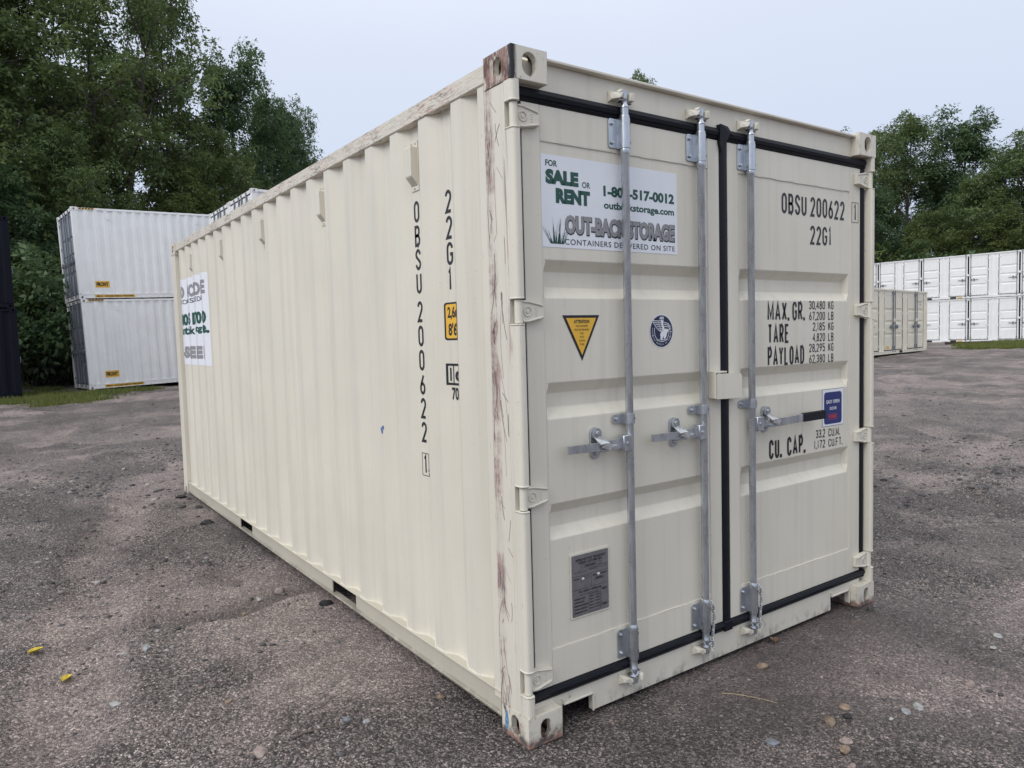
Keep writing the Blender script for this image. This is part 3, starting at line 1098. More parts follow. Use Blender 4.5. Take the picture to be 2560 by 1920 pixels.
        for yy, zz in ((yc - .016, 2.430), (yc + .016, 2.432), (yc, 2.234)):
            MB().cyl((xi - .0045, yy, zz), (xi - .011, yy, zz), .0055, 8, .0042).build('vent_rivet', cr, pw)

    # --- lettering and stickers on the long side (u = -y)
    cuts = [-p for p in pv]

    def side(off):
        return lambda u, v: (float(np.interp(-u, pv, px)) - off, -u, v)

    yt = 0.8275
    tops = [2.179, 2.070, 1.964, 1.858] + [1.728 - 0.1108 * k for k in range(6)]
    parts = []
    for c, t in zip('OBSU200622', tops):
        w = 0.050 if c != '1' else 0.03
        parts.append(stroke_text(c, -yt - w / 2, -yt + w / 2, t - 0.096, t, 0.145))
    sheet('lettering', parts, M['black'], pw, side(.0012), cuts)
    sheet('lettering', [stroke_text('1', -yt - .022, -yt + .022, 0.932, 1.020, .13), frame2(-yt - .030, -yt + .034, 0.922, 1.029, .003)], M['black'], pw, side(.0012), cuts)
    yg = 0.545
    parts = [stroke_text(c, -yg - .026, -yg + .026 if c != '1' else -yg + .012, 2.180 - .109 * k - .097, 2.180 - .109 * k, .145) for k, c in enumerate('22G1')]
    sheet('lettering', parts, M['black'], pw, side(.0012), cuts)
    st = sheet('height_sticker', [rrect2(-.596, -.462, 1.547, 1.708, .012)], M['black'], pw, side(.0012), cuts)
    sheet('height_sticker', [rrect2(-.588, -.470, 1.555, 1.700, .008)], M['yellow'], pw, side(.0020), cuts)
    sheets('lettering', [font_text('2,6m', -.578, -.478, 1.634, 1.690, .03), font_text("8'6\"", -.574, -.482, 1.566, 1.620, .03)], M['black'], pw, side(.0028), cuts)
    sheet('lettering', [frame2(-.596, -.470, 1.354, 1.447, .010), line2(-.545, 1.354, -.545, 1.447, .007), font_text('i', -.576, -.562, 1.372, 1.430, .06), font_text('c', -.532, -.490, 1.372, 1.416, .06),
                        font_text('70', -.564, -.508, 1.290, 1.345, .03)], M['black'], pw, side(.0012), cuts)
    # vinyl advertising sheet stretched over the corrugation at the far end
    sy0, sy1 = 4.735, 5.772
    u0, u1 = -sy1, -sy0
    ww = u1 - u0
    sg = sheet('advertising_sign', [rect2(u0, u1, 1.366, 2.205)], M['vinyl'], pw, side(.0015), cuts)
    # print that shows on the ribs turned to the camera
    ribs = [0.442 + PITCH * n_ for n_ in (19, 18, 17, 16)]
    rows = ((('O', 'AC', 'ID', 'E'), 2.018, 2.140, .06, 'grey'), (('CO', 'RS', 'DED', 'I'), 1.962, 2.006, .01, 'ink'), (('80', '51', '70', '0'), 1.750, 1.868, .06, 'green'),
            (('ut', 'bk', 'stg', 'e.'), 1.660, 1.738, .05, 'green'), (('-S', 'E', 'E', 'I'), 1.428, 1.547, .08, 'grey'))
    for words, z0, z1, bo, cl in rows:
        for e_, w_ in zip(ribs, words):
            a, b = -(e_ - .004), -(e_ - (.132 if len(w_) > 1 else (.10 if w_ not in 'I' else .03)))
            if w_ == 'S' or (w_ == 'E' and z0 < 1.5):
                b = -(e_ - .125)
            sheet('lettering', [font_text(w_, a, b, z0, z1, bo)], M[cl], pw, side(.0024), cuts)
    # paint scuffs: a blue dab and small nicks
    sheet('paint_scuff', [disc2(-1.20 - .006 * i, 1.118 - .016 * (i % 2) - .004 * i, .006, .012, 7) for i in range(3)], plain('blue_scuff', (0.10, 0.16, 0.36), .6), pw, side(.0012))
    sheet('paint_scuff', [line2(-.80 + .006 * i, .955 - .02 * i, -.797 + .006 * i, .945 - .02 * i, .003) for i in range(2)], M['black'], pw, side(.0012))

    sheet('paint_scuff', [([(-.150, .100), (-.140, .098), (-.132, .060), (-.140, .022), (-.152, .018), (-.156, .050)], [(0, 1, 2, 3, 4, 5)])], plain('light_blue_scuff', (.13, .27, .44), .6, 0, .4, 90), root, lambda u, v: (-.0012, -u, v))
    # scratches scored across the near post
    r3 = random.Random(21)
    scr = {'dark': [], 'primer': []}
    for i in range(64):
        z0_, y0_ = r3.uniform(.16, 2.45), r3.uniform(.075, .180)
        if i % 3:
            y0_ = r3.uniform(.13, .183)
        L_ = r3.uniform(.015, .10) if r3.random() < .7 else r3.uniform(.10, .34)
        sl_ = r3.uniform(-.30, .30) if L_ > .06 else r3.uniform(-1.2, 1.2)
        cv = r3.uniform(-.25, .25)
        pts = []
        for q_ in range(6):
            f_ = q_ / 5
            yy_ = min(.1835, max(.0735, y0_ + L_ * f_ * sl_ + L_ * cv * f_ * (1 - f_)))
            pts.append((-yy_, z0_ - L_ * f_))
        scr['dark' if r3.random() < .5 else 'primer'].append(_ribbon(pts, r3.uniform(.0010, .0026), False))
    for nm_, ml_ in (('dark', plain('dark_scratch', (.05, .042, .045), .7)), ('primer', plain('primer_scratch', (.30, .18, .17), .7))):
        o_ = sheet('paint_scratches', scr[nm_], ml_, root, lambda u, v: (.0025 - .0008, -u, v))
        o_['kind'] = 'stuff'
    # --- doors: signs and lettering
    def D(off):
        return lambda u, v: (u, DP - off, v)

    sheet('sale_sign', [rect2(.158, .902, 1.891, 2.238)], M['vinyl'], dl, D(.0012))
    sheets('lettering', [font_text('FOR', .181, .238, 2.195, 2.218, .025), font_text('SALE', .180, .343, 2.128, 2.184, .07), font_text('OR', .361, .403, 2.128, 2.151, .015),
                        font_text('RENT', .228, .401, 2.059, 2.116, .07), font_text('1-800-517-0012', .473, .883, 2.105, 2.148, .045), font_text('outbackstorage.com', .474, .882, 2.048, 2.086, .03)], M['green'], dl, D(.002))
    t1 = font_text('OUT-BACK STORAGE', .270, .880, 1.946, 2.018, .055)
    t0 = join2([font_text('OUT-BACK STORAGE', .267, .883, 1.943, 2.021, .085)])
    sheet('lettering', [shift2(t0, .0025, -.0025)], M['ink'], dl, D(.0020))
    sheet('lettering', [t1], M['grey'], dl, D(.0028))
    sheet('lettering', [font_text('CONTAINERS DELIVERED ON SITE', .268, .884, 1.904, 1.926, .005, 1.12)], M['ink'], dl, D(.0020))
    r2 = random.Random(3)
    blades = []
    for i in range(26):
        bx = .200 + .062 * i / 25
        ang = (bx - .234) * 16 + r2.uniform(-.35, .35)
        L = r2.uniform(.05, .112)
        tx, tz = bx + L * math.sin(ang) * .8, 1.905 + L * math.cos(ang)
        blades.append(([(bx - .0016, 1.905), (bx + .0016, 1.905), (tx, tz)], [(0, 1, 2)]))
    sheet('printed_grass', blades, M['green'], dl, D(.0020))
    # warning triangle
    sheet('warning_sticker', [([(.247, 1.632), (.438, 1.632), (.3435, 1.452)], [(0, 1, 2)])], M['black'], dl, D(.0012))
    sheet('warning_sticker', [([(.265, 1.621), (.420, 1.621), (.3435, 1.475)], [(0, 1, 2)])], M['yellow'], dl, D(.0020))
    ln = [('ATTENTION', .0405, 1.600, 1.614, .03), ('THIS CONTAINER', .032, 1.5855, 1.5935, .0), ('MUST BE REPAIRED', .038, 1.571, 1.579, .0), ('ONLY', .0105, 1.557, 1.565, .0), ('WITH', .0095, 1.5425, 1.5505, .0), ('CORTEN', .0155, 1.528, 1.536, .0), ('STEEL', .0120, 1.5135, 1.5215, .0)]
    sheets('lettering', [font_text(t, .3435 - w, .3435 + w, a, b, bo) for t, w, a, b, bo in ln], M['ink'], dl, D(.0028))
    # round seal with a spread-winged bird
    cx, cz, R_ = .795, 1.561, .0725
    sheet('round_sticker', [disc2(cx, cz, R_, R_)], M['vinyl'], dl, D(.0012))
    sheet('round_sticker', [disc2(cx, cz, R_ * .94, R_ * .94)], M['navyprint'], dl, D(.0020))
    q = lambda a, b: (cx + a * R_, cz + b * R_)
    pr = []
    for i in range(6):     # left wing feathers
        zt_ = .62 - .115 * i
        pr.append(_ribbon([q(-.76 + .12 * i, zt_), q(-.05 + .03 * i, zt_ - .02)], .0030, False))
    pr.append(_ribbon([q(-.76, .62), q(-.62, .40), q(-.36, .12), q(-.05, -.05)], .003, False))
    pr.append(_ribbon([q(-.30, .62), q(-.10, .05)], .003, False))
    for i in range(4):
        pr.append(_ribbon([q(.20, .52 - .12 * i), q(.55, .44 - .10 * i), q(.76 - .06 * i, .24 - .05 * i)], .0030, False))
    pr.append(([q(-.08, .66), q(.16, .64), q(.14, .36), q(.24, .18), q(.55, .16), q(.80, .16), q(.60, .02), q(.46, -.10), q(.40, -.30), q(.22, -.56), q(.12, -.28), q(.02, -.58), q(-.08, -.56), q(-.14, -.20), q(-.02, -.02), q(.04, .2)], [tuple(range(16))]))
    arc = [q(.62 * math.cos(RAD(a)), .62 * math.sin(RAD(a))) for a in range(160, 381, 11)]
    pr.append(_ribbon(arc, .0026, False))
    for i in range(8):
        a = -.44 + .12 * i
        pr.append(_ribbon([q(a, -.46 - .08 * (i % 2)), q(a + .05, -.56 + .04 * (i % 3)), q(a + .10, -.50)], .0026, False))
    pr.append(font_text('ABS', cx - .014, cx + .014, cz + .69 * R_, cz + .86 * R_, .03))
    txt = 'AMERICAN BUREAU OF SHIPPING'
    for i, ch in enumerate(txt):
        if ch == ' ':
            continue
        a = RAD(168 + 204 * i / (len(txt) - 1))
        v, f = font_text(ch, -.0022, .0022, -.0036, .0036, .0)
        ct, sn = math.cos(a + math.pi / 2), math.sin(a + math.pi / 2)
        px_, pz_ = cx + .785 * R_ * math.cos(a), cz + .785 * R_ * math.sin(a)
        pr.append(([(px_ + x * ct - z * sn, pz_ + x * sn + z * ct) for x, z in v], f))
    sheet('round_sticker', pr, M['vinyl'], dl, D(.0028))
    # approval plate
    mb = MB()
    mb.prism(rrect2(.254, .463, .423, .687, .006)[0], lambda u, v, w: (u, w, v), DP - .004, DP - .0004)
    mb.build('approval_plate', cr, dl)
    P0, P1, Q0, Q1 = .262, .457, .430, .679
    fx = lambda a: P0 + (P1 - P0) * a
    fz = lambda b: Q0 + (Q1 - Q0) * b
    sheet('approval_plate', [rrect2(P0, P1, Q0, Q1, .005)], M['plate'], dl, D(.0052))
    T = lambda t, a, b, c, d_, bo=0.0: font_text(t, fx(a), fx(b), fz(c), fz(d_), bo)
    tx = [T('APPROVED FOR TRANSPORT', .10, .92, .895, .935, .02), T('UNDER CUSTOMS SEAL', .18, .84, .845, .885, .02), T('USA/318-AB/216', .36, .66, .785, .815, .02),
          frame2(fx(.24), fx(.80), fz(.775), fz(.825), .001), T('TYPE', .06, .14, .705, .725), frame2(fx(.18), fx(.40), fz(.70), fz(.73), .001), T('MANUFACTURER', .44, .70, .735, .752), T('OF CONTAINER', .44, .68, .712, .729),
          frame2(fx(.72), fx(.96), fz(.725), fz(.765), .001), line2(fx(.02), fz(.655), fx(.98), fz(.655), .001), line2(fx(.52), fz(.655), fx(.52), fz(.44), .001),
          T('IDENTIFICATION', .05, .20, .60, .622, .03), frame2(fx(.24), fx(.48), fz(.598), fz(.632), .001), T('TIMBER COMPONENT TREATMENT', .56, .94, .60, .625, .03), frame2(fx(.62), fx(.88), fz(.53), fz(.57), .001), T('IM/NORGARD', .66, .84, .538, .562, .02),
          line2(fx(.02), fz(.44), fx(.98), fz(.44), .0012), T('CSC SAFETY APPROVAL', .17, .80, .375, .410, .025), frame2(fx(.22), fx(.70), fz(.325), fz(.350), .001)]
    for i, t in enumerate(('DATE MANUFACTURED', 'IDENTIFICATION NO.', 'MAXIMUM OPERATING GROSS MASS', 'ALLOWABLE STACKING LOAD', 'TRANSVERSE RACKING TEST FORCE')):
        tx.append(T(t, .05, (.34, .32, .42, .40, .40)[i], .27 - .055 * i, .295 - .055 * i, .03))
        tx.append(T('30480 KG  67200 LB'[:10 + i], .46, .60, .27 - .05 * i, .292 - .05 * i, .02))
        tx.append(T('216000 KG 476200', .63, .74, .27 - .05 * i, .292 - .05 * i, .02))
    tx += [frame2(fx(.44), fx(.76), fz(.03), fz(.32), .001), line2(fx(.78), fz(.05), fx(.78), fz(.41), .001), T('FIRST MAINTENANCE', .81, .95, .07, .11, .02), T('EXAMINATION', .81, .94, .33, .37, .02)]
    sheets('lettering', tx, M['black'], dl, D(.0060))
    for x, z in ((.318, .577), (.401, .581)):
        mb = MB()
        mb.rings([[(x + r * math.cos(2 * math.pi * k_ / 12), DP - .0055 - dy, z + r * math.sin(2 * math.pi * k_ / 12)) for k_ in range(12)] for dy, r in ((0, .0085), (.003, .008), (.0055, .004), (.006, .001))])
        mb.build('plate_rivet', M['zinc'], dl, smooth=True)

    # right door marks
    sheets('lettering', [stroke_text('OBSU', 1.655, 1.866, 2.126, 2.227, .135), stroke_text('200622', 1.899, 2.214, 2.127, 2.227, .135), stroke_text('22G1', 1.897, 2.089, 1.985, 2.082, .135)], M['black'], dr, D(.0012))
    sheet('lettering', [stroke_text('1', 2.293, 2.323, 2.131, 2.220, .13), frame2(2.275, 2.341, 2.121, 2.230, .0028)], M['black'], dr, lambda u, v: (u, FPL - .0012, v))
    sheets('lettering', [stroke_text('MAX.', 1.538, 1.712, 1.597, 1.692, .135), stroke_text('GR.', 1.742, 1.845, 1.597, 1.692, .135), stroke_text('TARE', 1.540, 1.714, 1.485, 1.581, .135),
                        stroke_text('PAYLOAD', 1.538, 1.843, 1.375, 1.470, .135)], M['black'], dr, D(.0012))
    nums = []
    for i, (a, u) in enumerate((('30,480', 'KG'), ('67,200', 'LB'), ('2,185', 'KG'), ('4,820', 'LB'), ('28,295', 'KG'), ('62,380', 'LB'))):
        t = (1.697, 1.641, 1.586, 1.530, 1.476, 1.419)[i]
        nums += [stroke_text(a, 1.887 if len(a) == 6 else 1.919, 2.031, t - .044, t, .125), stroke_text(u, 2.061, 2.110, t - .044, t, .125)]
    nums += [stroke_text('33.2', 1.947, 2.032, .976, 1.021, .125), stroke_text('CU.M.', 2.064, 2.172, .974, 1.018, .125), stroke_text('1,172', 1.929, 2.032, .921, .964, .125), stroke_text('CU.FT.', 2.064, 2.197, .919, .962, .125)]
    sheets('lettering', nums, M['black'], dr, D(.0012))
    sheets('lettering', [stroke_text('CU.', 1.545, 1.645, .912, 1.010, .15), stroke_text('CAP.', 1.694, 1.848, .912, 1.010, .15)], M['black'], dr, D(.0012))
    sheet('easy_open_sticker', [rect2(2.004, 2.207, 1.030, 1.230)], M['ink'], dr, D(.0012))
    sheet('easy_open_sticker', [rect2(2.006, 2.205, 1.032, 1.228)], M['vinyl'], dr, D(.0018))
    sheet('easy_open_sticker', [rrect2(2.020, 2.187, 1.042, 1.213, .018)], M['blue'], dr, D(.0026))
    sheets('lettering', [font_text('EASY OPEN', 2.041, 2.164, 1.152, 1.171, .02), font_text('DOOR', 2.072, 2.137, 1.117, 1.133, .02)], M['vinyl'], dr, D(.0034))
    sheet('lettering', [font_text('PIONEER', 2.068, 2.136, 1.073, 1.089, .03), frame2(2.062, 2.142, 1.066, 1.095, .0016)], M['red'], dr, D(.0034))
    return root


HERO = hero()
# ------------------------------------------------------------------ containers further off
CACHE = {}


def cached(key, fn):
    if key not in CACHE:
        CACHE[key] = fn()
    return CACHE[key]


def leaf(parent, loc, rz, w, h, mat, hinge_left, rods, channels=(0.30, 0.51, 0.73), marks=True):
    """one steel door leaf. local: u = +x, outside = -y, up = +z"""
    key = (round(w, 3), round(h, 3), mat.name, hinge_left, tuple(rods))

    def mk_leaf():
        mb = MB()
        zz = [(0.0, 0), (0.13, 0), (0.131, .008)]
        for c in sorted((1 - c) * h for c in channels):
            zz += [(c - .085, .008), (c - .05, .042), (c + .03, .042), (c + .065, .008)]
        zz += [(h - .131, .008), (h - .13, 0), (h, 0)]
        xx = [(0, 0), (.08, 0), (.085, 1), (w - .085, 1), (w - .08, 0), (w, 0)]
        vs = [(x, d * q, z) for z, d in zz for x, q in xx]
        n = len(xx)
        fs = [(i * n + j, i * n + j + 1, i * n + n + j + 1, i * n + n + j) for i in range(len(zz) - 1) for j in range(n - 1)]
        mb.add(vs, fs)
        mb.box(0.0, w, 0.05, 0.06, 0, h)
        for a, b in ((0, .0), (w, .0)):
            mb.add([(a, 0, 0), (a, .05, 0), (a, .05, h), (a, 0, h)], [(0, 1, 2, 3)])
        return mb.mesh('door', mat, recalc=False)

    d = inst('door', cached(('leaf',) + key, mk_leaf), parent, loc, (0, 0, rz))

    def mk_gasket():
        mb = MB()
        g = 0.027
        mb.box(-g, w + g, -.006, .03, -g, -.001)
        mb.box(-g, w + g, -.006, .03, h + .001, h + g)
        mb.box(-g, -.001, -.006, .03, 0, h)
        mb.box(w + .001, w + g, -.006, .03, 0, h)
        return mb.mesh('door_gasket', M['rubber'])

    inst('door_gasket', cached(('gasket',) + key, mk_gasket), d)
    for u in rods:
        def mk_rod():
            mb = MB()
            mb.cyl((0, -.032, -.10), (0, -.032, h + .09), .019, 10)
            for z in (.06, h * .45, h - .10):
                mb.box(-.034, .034, -.045, .0, z, z + (.10 if z != h * .45 else .05), .004)
            for z in (-.11, h + .05):
                mb.box(-.05, .05, -.05, -.005, z, z + .06, .008)
            return mb.mesh('lock_rod', M['galv_far'], True)
        inst('lock_rod', cached(('rod', round(h, 3)), mk_rod), d, (u, 0, 0))
        s = -1 if hinge_left else 1
        def mk_handle():
            mb = MB()
            mb.box(s * .0, s * .07, -.075, -.02, -.04, .04, .004)
            mb.box(s * .07, s * .46, -.062, -.050, -.018, .018, .003)
            mb.prism(stadium(.06, .17, 12), lambda a, b, c: (s * .20 + a, c, b), -.078, -.003)
            return mb.mesh('door_handle', M['galv_far'])
        inst('door_handle', cached(('handle', s), mk_handle), d, (u, 0, h * .40))
    def mk_hinge():
        mb = MB()
        mb.hull([(-.055, -.035, -.05), (-.055, -.035, .05), (.07, -.012, -.03), (.07, -.012, .03), (-.055, .0, -.05), (-.055, .0, .05), (.07, 0, -.03), (.07, 0, .03)])
        return mb.mesh('hinge', mat)
    hm = cached(('hinge', mat.name), mk_hinge)
    for f in (.06, .35, .63, .93):
        inst('hinge', hm, d, (0 if hinge_left else w, 0, f * h), (0, 0, 0), (1 if hinge_left else -1, 1, 1))
    return d


def lockbox(parent, loc, rz, mat):
    mb = cached(('lockbox', mat.name), lambda: MB().box(-.085, .085, -.07, -.007, -.07, .06, .008).mesh('lock_box', mat))
    return inst('lock_box', mb, parent, loc, (0, 0, rz))


def shell(root, L, H, body, worn, post=None, walls=('x0', 'x1', 'y0', 'y1')):
    """castings, posts, rails, corrugated walls, roof"""
    post = post or body
    Wd = CW
    for ix in (0, 1):
        for iy in (0, 1):
            for top in (0, 1):
                me = cached(('cast', ix, iy, top, worn.name), lambda: casting_mesh('corner_casting', worn, 1 - 2 * ix, 1 - 2 * iy, top, seg=12))
                inst('corner_casting', me, root, (ix * Wd, iy * L, top * (H - .118)))
            me = cached(('post', ix, iy, H, post.name), lambda: MB().box(0.002, .12, .002, .17, 0, H - .238, .012).mesh('corner_post', post))
            inst('corner_post', me, root, (ix * Wd, iy * L, .119), (0, 0, 0), (1 - 2 * ix, 1 - 2 * iy, 1))
    zt = H - .085
    for ix, nm in ((0, 'x0'), (1, 'x1')):
        fx = (lambda x: Wd - x) if ix else (lambda x: x)
        if nm in walls:
            me = cached(('side', ix, L, H, body.name), lambda: corr_panel([(y, fx(x)) for y, x in corr_profile(.17, L - .17, .442, .010, .048)], .16, zt, sgn=-1 if ix else 1).mesh('side_panel', body))
            inst('side_panel', me, root)
        me = cached(('trail', ix, L, H, worn.name), lambda: MB().box(fx(.004), fx(.07), .179, L - .179, zt, H - .02, .006).mesh('top_side_rail', worn))
        inst('top_side_rail', me, root)
        def mkb():
            mb = MB()
            mb.box(fx(.012), fx(.03), .179, L - .179, .03, .145)
            mb.box(fx(.002), fx(.06), .179, L - .179, .145, .16, .003)
            mb.box(fx(.002), fx(.05), .179, L - .179, .02, .03)
            return mb.mesh('bottom_side_rail', worn)
        inst('bottom_side_rail', cached(('brail', ix, L, worn.name), mkb), root)
    for iy, nm in ((0, 'y0'), (1, 'y1')):
        fy = (lambda y: L - y) if iy else (lambda y: y)
        me = cached(('erail', iy, L, H, worn.name), lambda: MB().box(.163, Wd - .163, fy(.02), fy(.09), H - .11, H - .01, .004).mesh('header', worn))
        inst('header', me, root)
        me = cached(('srail', iy, L, worn.name), lambda: MB().box(.163, Wd - .163, fy(.02), fy(.09), .02, .15, .004).mesh('sill', worn))
        inst('sill', me, root)
        if nm in walls and not (nm == 'y0'):
            def mke():
                mb = MB()
                pe = corr_profile(.12, Wd - .12, .3, .03, .075)
                for (ya, xa), (yb, xb) in zip(pe[:-1], pe[1:]):
                    mb.add([(ya, fy(xa), .15), (yb, fy(xb), .15), (yb, fy(xb), H - .1), (ya, fy(xa), H - .1)], [(0, 1, 2, 3)])
                return mb.mesh('end_panel', body, recalc=False)
            inst('end_panel', cached(('end', iy, L, H, body.name), mke), root)
    def mkr():
        mb = MB()
        n = int(L / .21)
        vs, fs = [], []
        for i in range(n + 1):
            y = .1 + (L - .2) * i / n
            z = H - .022 + (.02 if i % 2 else 0)
            vs += [(.05, y, z), (Wd - .05, y, z)]
            if i:
                fs.append((2 * i - 2, 2 * i - 1, 2 * i + 1, 2 * i))
        return mb.add(vs, fs).mesh('roof', body, recalc=False)
    inst('roof', cached(('roof', L, H, body.name), mkr), root)
    inst('floor', cached(('floor', L), lambda: MB().box(.07, Wd - .07, .1, L - .1, .10, .15).mesh('floor', M['dark'])), root)


def end_doors(root, H, mat):
    h = H - .33
    wl = 1.085
    leaf(root, (.120, .045, .19), 0, wl, h, mat, True, (wl * .42, wl * .88))
    leaf(root, (CW - .120 - wl, .045, .19), 0, wl, h, mat, False, (wl * .12, wl * .58))


def far_sheet(name, root, parts, mat, x1=False, x=None, off=.003, L=12.192):
    prof = corr_profile(.17, L - .17, .442, .010, .048)
    pv, px = [p[0] for p in prof], [p[1] for p in prof]
    if x is None:
        f = (lambda u, v: (CW - float(np.interp(u, pv, px)) + off, u, v)) if x1 else (lambda u, v: (float(np.interp(-u, pv, px)) - off, -u, v))
        cuts = pv if x1 else [-p for p in pv]
        lo, hi = min(p[0] for q in parts for p in q[0]), max(p[0] for q in parts for p in q[0])
        cuts = [c for c in cuts if lo < c < hi]
    else:
        f = (lambda u, v: (CW - x + off, u, v)) if x1 else (lambda u, v: (x - off, -u, v))
        cuts = None
    return sheet(name, parts, mat, root, f, cuts)


HC = 2.896
# --- the white forty foot pair at left, one on the other; the side towards us is local x = CW
for k, lab in ((0, 'lower white high cube container in the stack beside the dark trees'),
               (1, 'upper white high cube container in the stack beside the dark trees')):
    r = empty('shipping_container', (0, 0, 0), 0, lab, 'container', 'stacked white high cube containers')
    # the stack stands a little askew and leans to the left on the soft ground
    RS = np.array([[.9955, -.0905, -.030], [.0910, .9958, .007], [.0290, -.0100, .9995]])
    org = np.array([0.905, 24.716, 0.215]) + RS @ np.array([-.03 * k, CW, HC * k])
    mm = Matrix.Identity(4)
    for i in range(3):
        mm[i][0], mm[i][1], mm[i][2], mm[i][3] = -RS[i][1], RS[i][0], RS[i][2], org[i]
    r.matrix_world = Matrix.LocRotScale(mm.to_translation(), mm.to_quaternion(), None)
    shell(r, 12.192, HC, M['white'], M['white_worn'])
    end_doors(r, HC, M['white_shaded'])
    st = far_sheet('front_sticker', r, [rect2(.50, .90, .36, .57)], M['yellow'], True)
    far_sheet('lettering', r, [font_text('FRONT', .53, .87, .40, .53, .05)], M['black'], True, off=.006)
    far_sheet('gooseneck_sticker', r, [rect2(.45, 1.62, .045, .13)], M['yellow'], True, .012, .004)
    far_sheet('lettering', r, [font_text('GOOSE NECK-THIS END', .72, 1.58, .062, .112, .04)], M['black'], True, .012, .008)
    far_sheet('lettering', r, [([(.47, .0875), (.56, .115), (.56, .10), (.68, .10), (.68, .075), (.56, .075), (.56, .06)], [(0, 1, 2, 3, 4, 5, 6)])], M['black'], True, .012, .008)
    far_sheet('hazard_strip', r, [rect2(.20, .66, 2.825, 2.872)], M['yellow'], True, .004, .003)
    for q in range(5):
        a = .22 + q * .085
        far_sheet('hazard_strip', r, [([(a, 2.825), (a + .045, 2.825), (a + .075, 2.872), (a + .03, 2.872)], [(0, 1, 2, 3)])], M['black'], True, .004, .006)
    for yv in (1.02, 3.80, 6.6, 9.4):
        MB().box(CW - .05, CW - .003, yv - .045, yv + .045, 2.52, 2.70, .008).build('vent', M['white'], r)
# --- two white containers behind, doors to the left, each on another
for j, (y0, nm) in enumerate(((24.19, 'far'), (21.70, 'near'))):
    for k in (0, 1):
        lab = [['white lower container with doors, hidden behind the cream one and next to the white stack', 'white container top with grey lock rods, adjoining the white stack, showing above the cream roof'],
               ['white lower container with doors, hidden behind the cream one, second from the white stack', 'white container top with rusty corner, second from the white stack, showing above the cream roof']][j][k]
        r = empty('shipping_container', (4.70, y0, 0.17 + HC * k), RAD(-90), lab, 'container', 'white containers in a row behind')
        shell(r, 6.058, HC, M['white'], M['white_worn'])
        end_doors(r, HC, M['white'])
# --- black pair at the left edge
for k, lab in ((0, 'lower black container cut off by the left edge of the picture'), (1, 'upper black container cut off by the left edge of the picture')):
    r = empty('shipping_container', (-0.919 - .05 * k, 23.24, 0.165 + CH * k), RAD(90.5), lab, 'container', 'stacked black containers')
    shell(r, 6.058, CH, M['navy'], M['navy'])
    end_doors(r, CH, M['navy'])
    if k == 0:
        far_sheet('lettering', r, [rect2(-2.0, -.70, 1.27, 1.36)], M['yellow'], False, L=6.058)
        far_sheet('lettering', r, [font_text('STORAGE', -2.0, -.70, 1.10, 1.22, .03)], M['vinyl'], False, L=6.058)


# --- forty foot containers with four double doors along one side (local x = 0)
def side_door_container(r, body, worn, first, pitch, pw, marks=None):
    L, H = 12.192, HC
    shell(r, L, H, body, worn, walls=('x1', 'y0', 'y1'))
    def mk0():
        pe = corr_profile(.12, CW - .12, .3, .03, .075)
        mb = MB()
        for (ya, xa), (yb, xb) in zip(pe[:-1], pe[1:]):
            mb.add([(ya, xa, .15), (yb, xb, .15), (yb, xb, H - .1), (ya, xa, H - .1)], [(0, 1, 2, 3)])
        return mb.mesh('end_panel', body, recalc=False)
    inst('end_panel', cached(('end0', H, body.name), mk0), r)
    z0, h = .20, H - .34
    w = pw / 2 - .045
    centres = [first + pitch * i for i in range(4)]
    for c in centres:
        # seen from outside, +u runs to -y: left leaf sits at larger y
        a = leaf(r, (.045, c + pw / 2, z0), RAD(-90), w, h, body, True, (w - .10,))
        leaf(r, (.045, c - pw / 2 + w, z0), RAD(-90), w, h, body, False, (.10,))
        lockbox(r, (.045, c, z0 + h * .52), RAD(-90), body)
    edges = [.17] + [q for c in centres for q in (c - pw / 2 - .04, c + pw / 2 + .04)] + [L - .17]
    for a, b in zip(edges[0::2], edges[1::2]):
        if b - a > .06:
            corr_panel(corr_profile(a, b, a + .10, .030, .065), .16, H - .085).build('side_panel', body, r)
    hd = cached(('sdhead', L, body.name), lambda: MB().box(.03, .10, .179, L - .179, H - .135, H - .086).mesh('side_header', body))
    inst('side_header', hd, r)
    return centres


for k, lab in ((0, 'lower white container with four pairs of side doors at far right'), (1, 'upper white container with four pairs of side doors at far right')):
    r = empty('side_door_container', (51.75, 15.75 + .03 * k, 0.34 + HC * k), RAD(5.0), lab, 'container', 'white side door containers at far right')
    cs = side_door_container(r, M['white'], M['white'], 1.5, 2.90, 2.26)
    for c in cs[1:3]:
        sheet('sticker', [rect2(-c - .62, -c - .34, .035, .115)], M['yellow'], r, lambda u, v: (-.002, -u, v))
    # fork pockets in the bottom rail show as dark slots
    for yy in (5.1, 6.6):
        MB().box(-.001, .012, yy, yy + .36, .035, .14).build('fork_pocket', M['dark'], r)
rc = empty('side_door_container', (36.09, 15.55, 0.30), RAD(99.1), 'ivory container with side doors in the mid distance, right of the near cream one', 'container')
side_door_container(rc, M['cream_far'], M['cream_far'], 1.62, 3.0, 2.28)
MB().box(.0, .012, 3.55, 3.91, .035, .14).build('fork_pocket', M['dark'], rc)
sheet('sticker', [rect2(-5.55, -5.15, .26, .36)], M['yellow'], rc, lambda u, v: (.038, -u, v))
sheet('lettering', [font_text('OBSU 400219', -1.30, -.72, 2.36, 2.43, .02)], M['grey'], rc, lambda u, v: (.046, -u, v))
sheet('lettering', [font_text('45G1', -1.02, -.78, 2.22, 2.29, .02)], M['grey'], rc, lambda u, v: (.046, -u, v))
# ------------------------------------------------------------------ the ground
def _hash(ix, iy, seed):
    n = (ix * 374761393 + iy * 668265263 + seed * 974634541) & 0x7fffffff
    n = ((n ^ (n >> 13)) * 1274126177) & 0x7fffffff
    return ((n ^ (n >> 16)) & 0xffff) / 65535.0


